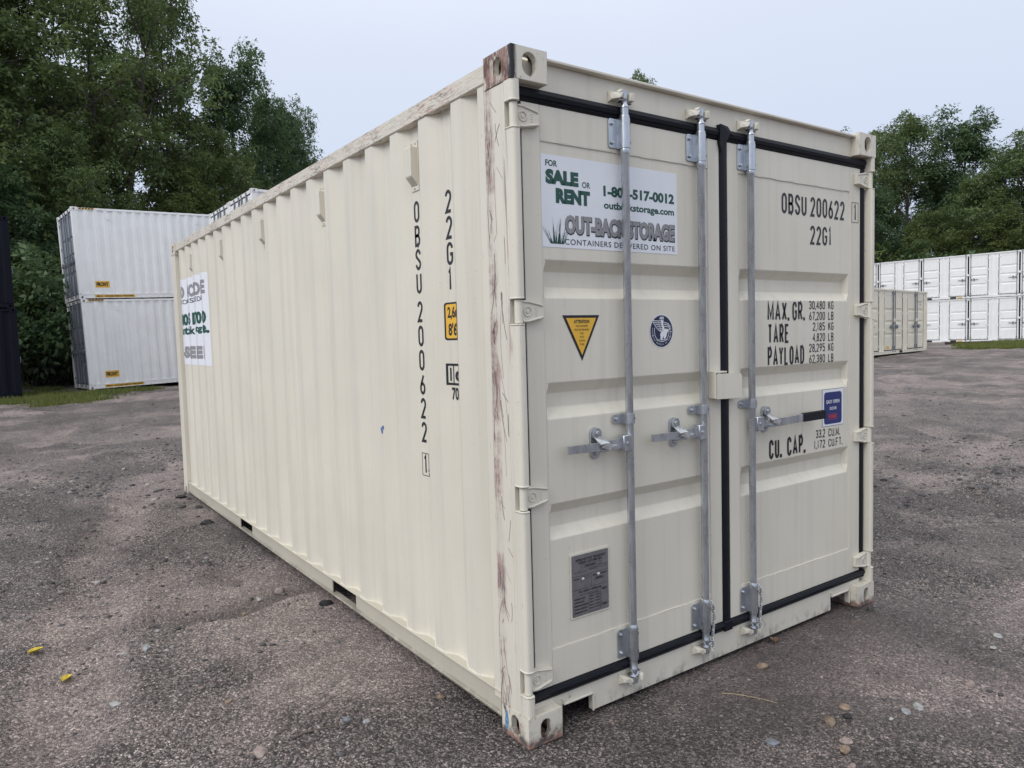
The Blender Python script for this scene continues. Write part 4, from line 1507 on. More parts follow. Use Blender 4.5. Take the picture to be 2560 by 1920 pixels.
def vnoise(x, y, seed=0):
    ix = np.floor(x).astype(np.int64)
    iy = np.floor(y).astype(np.int64)
    fx, fy = x - ix, y - iy
    fx = fx * fx * fx * (fx * (fx * 6 - 15) + 10)
    fy = fy * fy * fy * (fy * (fy * 6 - 15) + 10)
    a = _hash(ix, iy, seed) * (1 - fx) + _hash(ix + 1, iy, seed) * fx
    b = _hash(ix, iy + 1, seed) * (1 - fx) + _hash(ix + 1, iy + 1, seed) * fx
    return (a * (1 - fy) + b * fy) * 2 - 1


def fbm(x, y, sc, oct=3, seed=0):
    s, a, t = 0, 1.0, 0
    for i in range(oct):
        s = s + a * vnoise(x * sc + 17.3 * i, y * sc - 9.1 * i, seed + i)
        t += a
        a *= .5
        sc *= 2.03
    return s / t


def seg_dist(x, y, path, arc=False):
    """distance to a polyline, side (left of travel = +) and, if asked, length along it"""
    best = np.full(x.shape, 1e9)
    sgn = np.zeros(x.shape)
    sl = np.zeros(x.shape)
    run = 0.0
    for (ax, ay), (bx, by) in zip(path[:-1], path[1:]):
        dx, dy = bx - ax, by - ay
        l2 = dx * dx + dy * dy
        t = np.clip(((x - ax) * dx + (y - ay) * dy) / l2, 0, 1)
        px, py = x - ax - t * dx, y - ay - t * dy
        d = np.hypot(px, py)
        c = dx * (y - ay) - dy * (x - ax)
        m = d < best
        best = np.where(m, d, best)
        sgn = np.where(m, np.sign(c), sgn)
        sl = np.where(m, run + t * math.sqrt(l2), sl)
        run += math.sqrt(l2)
    return (best, sgn, sl) if arc else (best, sgn)


RUT2 = [(-1.0, 2.38), (-.70, 2.215), (-.51, 2.165), (-.24, 2.275), (.05, 2.31), (.5, 2.35)]
RUT1 = [(-1.2, 4.35), (-.52, 4.43), (-.17, 4.48), (.3, 4.56)]
TRACKS = [[(-1.45, 1.2), (-1.22, 2.54), (-1.12, 3.4), (-.88, 4.5), (-.35, 6.2), (.9, 9.5)], [(-2.6, 2.6), (-2.2, 4.5), (-1.7, 7.5), (-.5, 14)],
          [(3.6, -2.5), (5.2, .5), (8, 4.5), (14, 9)], [(4.6, -3.0), (6.4, -.2), (10, 3.6), (18, 8)], [(2.9, 1.6), (6, 1.2), (12, 2.5), (24, 6)]]


def fines(x, y):
    """1 where smooth pale fines lie, 0 where coarse gravel lies"""
    v = fbm(x, y, .75, 4, 201) + .35 * fbm(x, y, 3.1, 3, 205)
    for i, p in enumerate(TRACKS):
        d, _ = seg_dist(x, y, p)
        v = v + .35 * np.exp(-(d / .22) ** 4)
    return np.clip(.42 + 1.9 * v, 0, 1)


def ground_z(x, y, fine=True):
    x = np.asarray(x, float)
    y = np.asarray(y, float)
    r = np.hypot(x - CAM[0], y - CAM[1])
    base = .5 * (1 - np.exp(-np.maximum(r - 5, 0) / 45))
    n = .040 * fbm(x, y, .35, 3, 1) * np.clip(r / 6, .25, 1.8) + .026 * fbm(x, y, 1.7, 3, 5) * np.clip(r / 5, .6, 1.8)
    if fine:
        c = 1 - .50 * fines(x, y)
        n = n + (.011 * fbm(x, y, 8, 2, 9) + .0075 * np.abs(fbm(x, y, 24, 2, 13)) + .0060 * fbm(x, y, 58, 2, 17)) * c
        n = n - .006 * (1 - c)
        n = n + (.022 * fbm(x, y, 2.6, 3, 23) + .016 * fbm(x, y, .9, 2, 29)) * np.clip((r - 6) / 9, 0, 1.6)
    # wheel tracks with lug prints
    for i, p in enumerate(TRACKS):
        d, s, sl = seg_dist(x, y, p, True)
        here = np.clip(.5 + 2.2 * fbm(x, y, .7, 2, 60 + i), 0, 1)
        n = n - .024 * np.exp(-(d / .17) ** 2) + .016 * np.exp(-((d - .28) / .08) ** 2)
        lug = np.abs(((sl + d * .45 * s + .03 * fbm(x, y, 4, 2, 40 + i)) / .105) % 1 - .5) * 2
        n = n + .015 * (lug - .5) * np.exp(-(d / .17) ** 4) * here
    # flatten under and beside the near container
    dx = np.maximum(np.maximum(-.02 - x, x - CW - .02), 0)
    dy = np.maximum(np.maximum(-.02 - y, y - CL - .02), 0)
    q = np.clip(np.hypot(dx, dy) / .55, 0, 1)
    q = q * q * (3 - 2 * q)
    n = n * q - .004 * (1 - q) + (1 - q) * .003 * fbm(x, y, 6, 2, 3)
    d, s = seg_dist(x, y, RUT2)
    w = np.exp(-(np.maximum(d - .02, 0) / np.where(s > 0, .13, .045)) ** 2)
    ends = np.clip((x + 1.0) / .3, 0, 1) * np.clip((.12 - x) / .15, 0, 1)
    n = n - .042 * w * ends + .022 * np.exp(-((d - .09) / .07) ** 2) * (s < 0) * ends
    d, s = seg_dist(x, y, RUT1)
    n = n - .022 * np.exp(-(d / .05) ** 2) * np.clip((.05 - x) / .15, 0, 1) + .012 * np.exp(-((d - .10) / .05) ** 2) * (s < 0) * np.clip((.05 - x) / .15, 0, 1)
    return base + n


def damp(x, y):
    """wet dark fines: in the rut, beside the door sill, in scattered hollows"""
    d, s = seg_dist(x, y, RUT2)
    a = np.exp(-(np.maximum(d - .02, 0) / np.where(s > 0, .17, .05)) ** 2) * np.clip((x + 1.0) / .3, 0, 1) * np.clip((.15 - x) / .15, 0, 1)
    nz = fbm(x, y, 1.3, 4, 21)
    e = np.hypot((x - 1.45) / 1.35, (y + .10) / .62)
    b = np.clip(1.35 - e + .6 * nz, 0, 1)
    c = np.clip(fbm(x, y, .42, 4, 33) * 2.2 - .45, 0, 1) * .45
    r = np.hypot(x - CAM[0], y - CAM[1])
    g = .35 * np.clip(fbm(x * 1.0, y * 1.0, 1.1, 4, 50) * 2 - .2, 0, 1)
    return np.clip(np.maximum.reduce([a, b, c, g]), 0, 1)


def build_ground():
    # polar sheet round the viewing point, finest where the camera looks
    fwd = math.atan2(ROT[2][1], ROT[2][0])
    a_in = np.linspace(-RAD(42), RAD(42), 860)
    a_out = np.linspace(RAD(42), 2 * math.pi - RAD(42), 60)[1:-1]
    ang = np.concatenate([a_in, a_out]) + fwd
    rad = np.concatenate([[.02], np.geomspace(.4, 1.55, 16), np.geomspace(1.56, 11, 500), np.geomspace(11.06, 70, 170), np.geomspace(74, 700, 26)])
    A, Rr = np.meshgrid(ang, rad)
    X = CAM[0] + Rr * np.cos(A)
    Y = CAM[1] + Rr * np.sin(A)
    Z = ground_z(X, Y)
    na, nr = len(ang), len(rad)
    V = np.stack([X, Y, Z], -1).reshape(-1, 3)
    i = np.arange(nr - 1)[:, None] * na
    j = np.arange(na)[None, :]
    k = (j + 1) % na
    F = np.stack([i + j, i + na + j, i + na + k, i + k], -1).reshape(-1, 4)[:, ::-1]
    me = bpy.data.meshes.new('ground')
    me.vertices.add(len(V))
    me.vertices.foreach_set('co', V.ravel())
    me.loops.add(F.size)
    me.loops.foreach_set('vertex_index', F.ravel())
    me.polygons.add(len(F))
    me.polygons.foreach_set('loop_start', np.arange(0, F.size, 4))
    me.update(calc_edges=True)
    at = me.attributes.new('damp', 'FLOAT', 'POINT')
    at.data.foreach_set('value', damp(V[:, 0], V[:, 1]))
    at = me.attributes.new('track', 'FLOAT', 'POINT')
    at.data.foreach_set('value', fines(V[:, 0], V[:, 1]))
    me.polygons.foreach_set('use_smooth', np.ones(len(F), bool))
    k = NT('crushed_asphalt_gravel')
    v = k.obj()
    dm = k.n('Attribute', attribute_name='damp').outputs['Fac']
    big = k.noise(v, .55, 5, .6)
    mid = k.noise(v, 3.2, 5, .65)
    fine = k.noise(v, 26, 6, .75)
    fi = k.n('Attribute', attribute_name='track').outputs['Fac']
    gr_ = k.mix(k.ramp(big, .40, .60), (.128, .120, .121), (.190, .178, .177))
    gr_ = k.mix(k.math('MULTIPLY', k.ramp(mid, .50, .68), .6), gr_, (.105, .098, .100))
    fn_ = k.mix(k.ramp(mid, .38, .62), (.212, .190, .188), (.272, .244, .240))
    fn_ = k.mix(k.math('MULTIPLY', k.ramp(big, .50, .64), .5), fn_, (.180, .162, .160))
    c = k.mix(fi, gr_, fn_)
    pat = k.noise(v, 9.5, 5, .7)
    c = k.mix(k.math('MULTIPLY', k.ramp(pat, .52, .70), .45), c, (.090, .083, .084))
    wide = k.noise(k.mapping(v, (.35, .22, 1), (4, 2, 0)), 1.6, 6, .72, .8)
    c = k.mix(k.math('MULTIPLY', k.ramp(wide, .50, .58), .62), c, (.085, .078, .080))
    wob = k.n('TexNoise', {'Vector': v, 'Scale': 60.0, 'Detail': 3.0}).outputs['Color']
    vw = k.n('VectorMath', {0: v, 1: k.n('VectorMath', {0: wob, 1: (.016, .016, .016)}, operation='MULTIPLY').outputs[0]}, operation='ADD').outputs[0]
    vo = k.n('TexVoronoi', {'Vector': vw, 'Scale': 112.0, 'Randomness': 1.0})
    vs_ = k.n('TexVoronoi', {'Vector': vw, 'Scale': 260.0, 'Randomness': 1.0})
    cr_ = k.sep(vo.outputs['Color'])
    lum = k.n('ValToRGB', {'Fac': cr_[1]})
    el = lum.color_ramp.elements
    el[0].color = (.18, .18, .19, 1)
    el[1].color = (3.0, 2.95, 2.9, 1)
    for p_, c_ in ((.30, .50), (.60, 1.0), (.82, 1.5), (.95, 2.0)):
        q_ = el.new(p_)
        q_.color = (c_, c_ * .985, c_ * .97, 1)
    c = k.mix(k.math('MULTIPLY_ADD', fi, -.42, 1.0), c, k.mix(1.0, c, lum.outputs[0], 'MULTIPLY'))
    c = k.mix(.85, c, k.mix(1.0, c, k.mix(k.sep(vs_.outputs['Color'])[0], (.55, .55, .55), (1.5, 1.48, 1.46)), 'MULTIPLY'))
    c = k.mix(k.math('MULTIPLY', k.ramp(vo.outputs['Distance'], .45, .75), k.math('MULTIPLY_ADD', fi, -.4, .75)), c, (.014, .013, .013))
    vo2 = k.n('TexVoronoi', {'Vector': v, 'Scale': 44.0})
    c2 = k.sep(vo2.outputs['Color'])
    c = k.mix(k.math('MULTIPLY', k.ramp(c2[0], .90, .94), k.ramp(vo2.outputs['Distance'], .42, .30)), c, k.mix(c2[1], (.38, .35, .34), (.16, .13, .12)))
    c = k.mix(k.math('MULTIPLY', k.ramp(fine, .50, .72), .4), c, (.045, .042, .043))
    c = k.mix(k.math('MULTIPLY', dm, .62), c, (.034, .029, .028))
    c = k.mix(1.0, c, (1.38, 1.29, 1.23), 'MULTIPLY')
    h = k.math('SUBTRACT', 1.0, vo.outputs['Distance'])
    hh = k.math('ADD', k.math('MULTIPLY', h, .55), k.math('MULTIPLY', fine, .9))
    hh = k.math('MULTIPLY_ADD', pat, 1.6, k.math('MULTIPLY_ADD', mid, 1.2, hh))
    nrm = k.bump(hh, 1.0, .016)
    rr = k.math('MULTIPLY_ADD', dm, -.20, .66)
    k.bsdf(c, rr, 0, nrm, .36)
    me.materials.append(k.m)
    o = inst('ground', me)
    tag(o, 'dark crushed asphalt gravel of the storage yard', None, None, 'structure')
    return o


build_ground()

# ------------------------------------------------------------------ loose gravel (uncountable)
def ico():
    bm = bmesh.new()
    bmesh.ops.create_icosphere(bm, subdivisions=1, radius=1)
    v = np.array([x.co[:] for x in bm.verts])
    f = np.array([[q.index for q in p.verts] for p in bm.faces])
    bm.free()
    return v, f


def gravel():
    iv, jf = ico()
    n = 58000
    fwd = math.atan2(ROT[2][1], ROT[2][0])
    a = fwd + nrg.uniform(-RAD(40), RAD(40), n)
    r = 1.5 + 10.5 * nrg.random(n) ** 1.35
    far = nrg.random(n) < .24
    r = np.where(far, 8 + 26 * nrg.random(n) ** 1.2, r)
    x, y = CAM[0] + r * np.cos(a), CAM[1] + r * np.sin(a)
    keep = ~((x > -.03) & (x < CW + .03) & (y > .0) & (y < CL + .03))
    dens = fbm(x, y, .9, 3, 71)
    keep &= nrg.random(n) < np.clip(.55 + 1.3 * dens, .12, 1) * (1 - .55 * damp(x, y)) * (1 - .35 * fines(x, y))
    x, y, r = x[keep], y[keep], r[keep]
    n = len(x)
    s = .0026 + .0022 * nrg.random(n) + .011 * nrg.random(n) ** 9
    s *= np.clip(r / 3.5, 1, 2.4)
    z = ground_z(x, y)
    sc = np.stack([s * nrg.uniform(.8, 1.5, n), s * nrg.uniform(.7, 1.2, n), s * nrg.uniform(.5, .85, n)], -1)
    V = iv[None] * (1 + .22 * nrg.standard_normal((n, len(iv), 1)).clip(-1.2, 1.2)) * sc[:, None, :]
    th = nrg.uniform(0, 6.28, n)
    ct, stn = np.cos(th)[:, None], np.sin(th)[:, None]
    X = V[..., 0] * ct - V[..., 1] * stn + x[:, None]
    Y = V[..., 0] * stn + V[..., 1] * ct + y[:, None]
    Zz = V[..., 2] + (z + sc[:, 2] * .02)[:, None]
    P = np.stack([X, Y, Zz], -1).reshape(-1, 3)
    F = (jf[None] + (np.arange(n) * len(iv))[:, None, None]).reshape(-1, 3)
    me = bpy.data.meshes.new('gravel')
    me.vertices.add(len(P))
    me.vertices.foreach_set('co', P.ravel())
    me.loops.add(F.size)
    me.loops.foreach_set('vertex_index', F.ravel())
    me.polygons.add(len(F))
    me.polygons.foreach_set('loop_start', np.arange(0, F.size, 3))
    me.update(calc_edges=True)
    k = NT('loose_gravel')
    rnd = k.n('NewGeometry').outputs['Random Per Island']
    rp = k.n('ValToRGB', {'Fac': rnd})
    el = rp.color_ramp.elements
    el[0].color = (.035, .034, .038, 1)
    el[1].color = (.42, .40, .38, 1)
    for p, cc in ((.35, (.10, .092, .092)), (.62, (.16, .148, .146)), (.80, (.21, .17, .155)), (.92, (.25, .235, .23)), (.97, (.31, .29, .28))):
        q = el.new(p)
        q.color = (*cc, 1)
    k.bsdf(rp.outputs[0], .62, 0, None, .4)
    me.materials.append(k.m)
    o = inst('loose_gravel', me)
    tag(o, 'small loose gravel strewn over the yard surface', 'gravel', None, 'stuff')


gravel()

# ------------------------------------------------------------------ single stones, clods, leaves, sticks
def stone_mat(name, c1, c2):
    k = NT(name)
    v = k.obj()
    nz = k.noise(v, 45, 6, .7)
    k.bsdf(k.mix(k.ramp(nz, .35, .65), c1, c2), .68, 0, k.bump(nz, .5, .004), .35)
    return k.m


SM = {'tan': stone_mat('tan_stone', (.19, .135, .095), (.31, .235, .175)), 'pink': stone_mat('pink_granite', (.22, .165, .145), (.36, .30, .275)),
      'grey': stone_mat('grey_stone', (.20, .205, .21), (.36, .37, .38)), 'white': stone_mat('pale_stone', (.25, .25, .25), (.42, .42, .41)),
      'blue': stone_mat('slate_stone', (.12, .13, .15), (.21, .22, .25)), 'brown': stone_mat('brown_rock', (.14, .10, .075), (.25, .19, .14)),
      'dark': stone_mat('asphalt_lump', (.018, .018, .02), (.04, .039, .04))}


def stone(x, y, size, mat, label, flat=.60, lump=.16, name='stone', cat='stone', group='loose stones on the gravel', sub=2, lift=.30):
    size *= .86
    bm = bmesh.new()
    bmesh.ops.create_icosphere(bm, subdivisions=sub, radius=1)
    r = random.Random(int((x * 37 + y * 91) * 1000))
    off = [Vector((r.uniform(-1, 1), r.uniform(-1, 1), r.uniform(-1, 1))).normalized() for _ in range(11)]
    cut = [r.uniform(.66, .93) for _ in off]
    for v in bm.verts:
        c = v.co.copy()
        for o, q in zip(off, cut):      # planar facets
            d = c.dot(o)
            if d > q:
                c -= o * (d - q) * .97
        c *= 1 + r.uniform(-lump, lump) * .3
        v.co = (c.x * size * 1.15, c.y * size * .85, c.z * size * min(.85, flat * 1.18))
    me = bpy.data.meshes.new(name)
    bm.to_mesh(me)
    bm.free()
    me.materials.append(mat)
    me.polygons.foreach_set('use_smooth', [True] * len(me.polygons))
    me.set_sharp_from_angle(angle=RAD(28))
    z = float(ground_z(np.array([x]), np.array([y]))[0])
    o = inst(name, me, None, (x, y, z + size * flat * lift), (r.uniform(-.15, .15), r.uniform(-.15, .15), r.uniform(0, 6)))
    tag(o, label, cat, group)
    return o


stone(1.262, -.114, .030, SM['tan'], 'tan brick-like stone just in front of the middle of the door sill', .62, .1)
stone(1.053, -.576, .032, SM['brown'], 'angular brown rock right of the doors, above two rounded stones', .8, .2)
stone(.980, -.684, .026, SM['pink'], 'rounded pale pink stone between the brown rock and the tan cobble', .6, .05)
stone(.913, -.717, .027, SM['tan'], 'smooth rounded tan cobble, lowest but one near the bottom edge', .62, .03)
stone(.842, -.784, .020, SM['pink'], 'small pink pebble cut by the bottom edge of the picture', .6, .05)
stone(1.800, -.770, .028, SM['pink'], 'rounded orange pink stone beside a dark hole at right', .6, .05)
stone(2.393, -.645, .027, SM['white'], 'pale grey pebble farthest right, beyond a small white chip', .6, .05)
stone(2.243, -.688, .020, SM['white'], 'small white chip beside the pale grey pebble at right', .4, .1)
stone(1.437, -.727, .026, SM['white'], 'pale grey rounded stone beside a flat grey one, right of centre', .6, .06)
stone(1.361, -.716, .025, SM['grey'], 'flat grey stone left of the pale rounded one', .35, .1)
stone(1.201, -.547, .028, SM['tan'], 'flat tan stone half sunk behind the brown rock', .35, .1)
stone(.751, -.523, .032, SM['blue'], 'flat blue grey slate chip in front of the left door', .28, .2)
stone(1.13, -.60, .022, SM['dark'], 'dark asphalt lump beside the brown rock', .6, .3, 'asphalt_lump', 'lump', 'dark asphalt lumps')
stone(-.825, .597, .040, SM['pink'], 'large pinkish grey stone at the bottom edge, left of the container corner', .62, .1)
stone(-1.214, 1.392, .030, SM['white'], 'pale flat stone in the left foreground below the yellow leaves', .4, .1)
stone(-1.003, 1.934, .032, SM['grey'], 'dull grey rounded stone left of the rut', .6, .08)
stone(-.914, 2.154, .018, SM['white'], 'white chip lying on the edge of the rut', .5, .2)
stone(-.165, 2.425, .042, SM['pink'], 'large pink granite stone lying in the rut by the container', .62, .06)
stone(-.301, 2.397, .024, SM['white'], 'white flat chip in the rut, left of the pink stone', .4, .2)
stone(-.428, 2.258, .022, SM['tan'], 'small tan stone on the lip of the rut', .7, .1)
stone(-.058, .570, .022, SM['tan'], 'rounded tan pebble close to the container corner post', .62, .06)
stone(-.813, 1.090, .020, SM['tan'], 'thin tan chip in the left foreground', .35, .2)
stone(-.465, .627, .023, SM['blue'], 'blue grey pebble above the stick', .5, .1)
stone(-.404, .562, .021, SM['grey'], 'grey pebble at the right end of the stick', .5, .1)
stone(-.030, 1.985, .045, SM['dark'], 'black earth clod by the near fork pocket', .5, .5, 'asphalt_lump', 'lump', 'dark asphalt lumps')
stone(-.116, 4.517, .075, SM['dark'], 'long black asphalt lump near the far end of the container', .42, .5, 'asphalt_lump', 'lump', 'dark asphalt lumps')
stone(-.10, 5.72, .06, SM['dark'], 'black clod against the far bottom corner of the container', .4, .5, 'asphalt_lump', 'lump', 'dark asphalt lumps')
stone(-.06, 5.15, .05, SM['dark'], 'flat black clod under the far end of the long side', .35, .5, 'asphalt_lump', 'lump', 'dark asphalt lumps')


def leaf_on_ground(x, y, L, w, mat, label, rz, curl=.4):
    mb = MB()
    n = 9
    vs, fs = [], []
    for i in range(n):
        t = i / (n - 1)
        ww = w * math.sin(math.pi * (t * .92 + .04)) ** .8
        zc = curl * L * .3 * (2 * t - 1) ** 2
        for s in (-1, -.5, 0, .5, 1):
            vs.append(((t - .5) * L, s * ww, zc + abs(s) ** 1.6 * ww * .9 + .002))
    for i in range(n - 1):
        for j in range(4):
            fs.append((i * 5 + j, i * 5 + j + 1, i * 5 + 6 + j, i * 5 + 5 + j))
    me = mb.add(vs, fs).mesh('fallen_leaf', mat, True, recalc=False)
    o = inst('fallen_leaf', me, None, (x, y, float(ground_z(np.array([x]), np.array([y]))[0]) + .002), (0, 0, rz))
    tag(o, label, 'leaf', 'fallen leaves')


YL = plain('yellow_leaf', (.62, .47, .06), .5, 0, .2, 60)
leaf_on_ground(-1.469, 2.265, .075, .020, YL, 'curled yellow leaf in the left foreground, farther of two', .4)
leaf_on_ground(-1.361, 1.890, .070, .020, YL, 'curled yellow leaf in the left foreground, nearer of two', 1.0)
leaf_on_ground(-2.22, 6.10, .08, .025, YL, 'small yellow leaf far out at the left edge of the yard', .2)
leaf_on_ground(1.54, .020, .055, .022, plain('brown_leaf', (.20, .12, .075), .6, 0, .2, 50), 'dead brown leaf under the edge of the door sill', .8)


def twig(pts, r, mat, label, name='stick', cat='stick'):
    p = []
    for x, y in pts:
        p.append((x, y, float(ground_z(np.array([x]), np.array([y]))[0]) + r * 1.2))
    o = MB().tube(p, [r * (1 - .5 * i / len(p)) for i in range(len(p))], 6).build(name, mat, None, True)
    tag(o, label, cat)


twig([(-.690, .622), (-.64, .628), (-.585, .612), (-.53, .605), (-.515, .590)], .0045, plain('dead_wood', (.11, .085, .07), .8), 'thin brown stick on the gravel at the bottom edge, left of the corner')
twig([(.92, -.155), (.955, -.20), (.985, -.25), (1.005, -.30), (1.03, -.352)], .0016, plain('straw', (.42, .33, .20), .7), 'thin straw coloured twig lying in front of the doors', 'twig', 'twig')
# ------------------------------------------------------------------ trees and shrubs
def leaf_mat(name, dark, light, warm):
    k = NT(name)
    g = k.n('NewGeometry')
    rnd = g.outputs['Random Per Island']
    ob = k.n('ObjectInfo').outputs['Random']
    v = k.obj()
    cl = k.noise(v, .55, 3)
    c = k.mix(k.ramp(rnd, .05, .95, 0, 1, False), dark, light)
    c = k.mix(k.math('MULTIPLY', k.ramp(cl, .42, .66), .55), c, warm)
    c = k.mix(k.math('MULTIPLY', ob, .22), c, dark)
    d = k.n('BsdfDiffuse', {'Color': c})
    t = k.n('BsdfTranslucent', {'Color': k.mix(.5, c, warm)})
    gl = k.n('BsdfGlossy', {'Color': (.5, .55, .5, 1), 'Roughness': .42})
    m1 = k.n('MixShader', {0: .40})
    k.t.links.new(d.outputs[0], m1.inputs[1])
    k.t.links.new(t.outputs[0], m1.inputs[2])
    m2 = k.n('MixShader', {0: .035})
    k.t.links.new(m1.outputs[0], m2.inputs[1])
    k.t.links.new(gl.outputs[0], m2.inputs[2])
    k.t.links.new(m2.outputs[0], k.out.inputs[0])
    return k.m


def bark_mat():
    k = NT('bark')
    v = k.obj()
    nz = k.noise(k.mapping(v, (7, 7, 1.2)), 1.5, 6, .7)
    k.bsdf(k.mix(k.ramp(nz, .35, .65), (.035, .030, .026), (.10, .09, .08)), .9, 0, k.bump(nz, .6, .03), .2)
    return k.m


LM = {'oak': leaf_mat('leaves_mid_green', (.045, .082, .036), (.180, .245, .104), (.185, .228, .072)),
      'deep': leaf_mat('leaves_deep_green', (.030, .066, .036), (.136, .206, .100), (.128, .196, .078)),
      'lime': leaf_mat('leaves_yellow_green', (.060, .096, .032), (.170, .215, .076), (.170, .200, .056))}
BARK = bark_mat()


def leaves_mesh(name, centres, radii, per, size, mat, rs, flat=.78, droop=.25):
    """leaf-sized faces gathered in sprays on rounded puffs: lit crowns, dark undersides, ragged rims"""
    radii = np.array(radii)
    k_ = 11
    cnt = np.maximum(3, (per / k_ * (radii / np.median(radii)) ** 2)).astype(int)
    c = np.repeat(np.array(centres), cnt, 0)
    r = np.repeat(radii, cnt)
    m = len(c)
    d = rs.standard_normal((m, 3))
    d[:, 2] += .25
    d /= np.linalg.norm(d, axis=1)[:, None]
    q = rs.random(m) ** .30 * np.where(rs.random(m) < .15, rs.uniform(1.0, 1.40, m), 1)
    sc = c + d * (r * q)[:, None] * [1, 1, flat]
    sn = d * .55 + [0, 0, .75] + rs.standard_normal((m, 3)) * .32
    sn /= np.linalg.norm(sn, axis=1)[:, None]
    n = m * k_
    d = np.repeat(d, k_, 0)
    g = rs.standard_normal((n, 3))
    N = np.repeat(sn, k_, 0)
    g -= N * (g * N).sum(1)[:, None] * .72
    p = np.repeat(sc, k_, 0) + g * size * 1.05
    p[:, 2] -= (g ** 2).sum(1) * size * .16
    ax = g * .6 + d * .3 + rs.standard_normal((n, 3)) * .35 + [0, 0, -droop]
    ax /= np.linalg.norm(ax, axis=1)[:, None]
    nr = N + rs.standard_normal((n, 3)) * .28
    sd = np.cross(ax, nr)
    sd /= np.linalg.norm(sd, axis=1)[:, None] + 1e-9
    s = size * rs.uniform(.6, 1.35, n)
    a = p - ax * (s * .55)[:, None]
    b = p + ax * (s * .55)[:, None]
    l = p + sd * (s * .27)[:, None] - ax * (s * .06)[:, None]
    m = p - sd * (s * .27)[:, None] - ax * (s * .06)[:, None]
    V = np.stack([a, l, b, m], 1).reshape(-1, 3)
    F = np.arange(n * 4).reshape(-1, 4)
    me = bpy.data.meshes.new(name)
    me.vertices.add(len(V))
    me.vertices.foreach_set('co', V.ravel())
    me.loops.add(F.size)
    me.loops.foreach_set('vertex_index', F.ravel())
    me.polygons.add(len(F))
    me.polygons.foreach_set('loop_start', np.arange(0, F.size, 4))
    me.update(calc_edges=True)
    me.materials.append(mat)
    return me


def tree_meshes(seed, H, R_, low, mat, prim=17, sec=6, per=85, leaf_s=.20, fork=False, clump=.62, fill=1.0):
    rs = np.random.default_rng(seed)
    wood = MB()
    cs, rr = [], []
    stems = [(rs.uniform(-.4, .4), rs.uniform(-.4, .4))] if not fork else [(-.16 * H, .05 * H), (.12 * H, -.04 * H), (.03 * H, .13 * H)]
    for sx, sy in stems:
        pts = []
        n = 10
        for i in range(n + 1):
            t = i / n
            w = np.array([sx, sy]) * t ** 1.3 + rs.uniform(-.10, .10, 2) * (i > 0) * H * .05
            pts.append(np.array([w[0], w[1], t * H * .93]))
        r0 = H * .017 * (.8 if fork else 1)
        wood.tube([tuple(p) for p in pts], [r0 * (1 - .88 * i / n) + .01 for i in range(n + 1)], 8)
        np_ = prim // len(stems) + (1 if fork else 0)
        for k in range(np_):
            t = low + (1 - low) * ((k + rs.uniform(.1, .9)) / np_)
            f = t * n * .999
            i = int(f)
            base = pts[i] + (pts[i + 1] - pts[i]) * (f - i)
            az = k * 2.4 + rs.uniform(-.5, .5)
            prof = math.sin(math.pi * min(1, max(.05, (t - low) / (1 - low) * .80 + .20))) ** .7
            ln = R_ * (.45 + .62 * prof) * rs.uniform(.72, 1.12)
            el = .25 + .75 * t + rs.uniform(-.2, .2)
            d = np.array([math.cos(az) * math.cos(el), math.sin(az) * math.cos(el), math.sin(el)])
            bp_ = [base]
            m = 5
            for j in range(m):
                d = d + rs.uniform(-.16, .16, 3) + [0, 0, .03]
                d /= np.linalg.norm(d)
                bp_.append(bp_[-1] + d * ln / m)
            rb = max(.02, r0 * .42 * (1 - t * .6))
            wood.tube([tuple(p) for p in bp_], [rb * (1 - .85 * q / m) for q in range(m + 1)], 5)
            for s in range(sec):
                g = .30 + .70 * (s + rs.random()) / sec
                ff = g * m * .999
                i2 = int(ff)
                b2 = bp_[i2] + (bp_[i2 + 1] - bp_[i2]) * (ff - i2)
                dd = d * .5 + rs.standard_normal(3) * .75
                dd /= np.linalg.norm(dd)
                l2 = ln * .34 * rs.uniform(.6, 1.2)
                e1 = b2 + dd * l2 * .55 + [0, 0, .06]
                e2 = b2 + dd * l2 + [0, 0, -.04 * l2]
                wood.tube([tuple(b2), tuple(e1), tuple(e2)], [rb * .32, rb * .2, .006], 4)
                for ee, rc in ((e1, .9), (e2, .75)):
                    if rs.random() < fill:
                        cs.append(ee + rs.standard_normal(3) * .15)
                        rr.append(clump * rc * rs.uniform(.6, 1.35))
    lm = leaves_mesh('crown', cs, rr, per, leaf_s, mat, rs)
    return wood.mesh('trunk', BARK, True), lm


def shrub_meshes(seed, H, R_, mat, n=70, per=95, leaf_s=.15):
    rs = np.random.default_rng(seed)
    wood = MB()
    cs, rr = [], []
    for k in range(n):
        az = rs.uniform(0, 6.28)
        q = rs.random() ** .6
        top = np.array([math.cos(az) * R_ * q, math.sin(az) * R_ * q, H * (.12 + .82 * (1 - q * q * .65) * rs.random() ** .55)])
        if k % 4 == 0:
            wood.tube([(top[0] * .15, top[1] * .15, 0), (top[0] * .5, top[1] * .5, top[2] * .6), tuple(top)], [.035, .022, .006], 5)
        cs.append(top)
        rr.append(rs.uniform(.35, .7) * (.6 + .12 * H))
    return wood.mesh('stem', BARK, True), leaves_mesh('foliage', cs, rr, per, leaf_s, mat, rs)


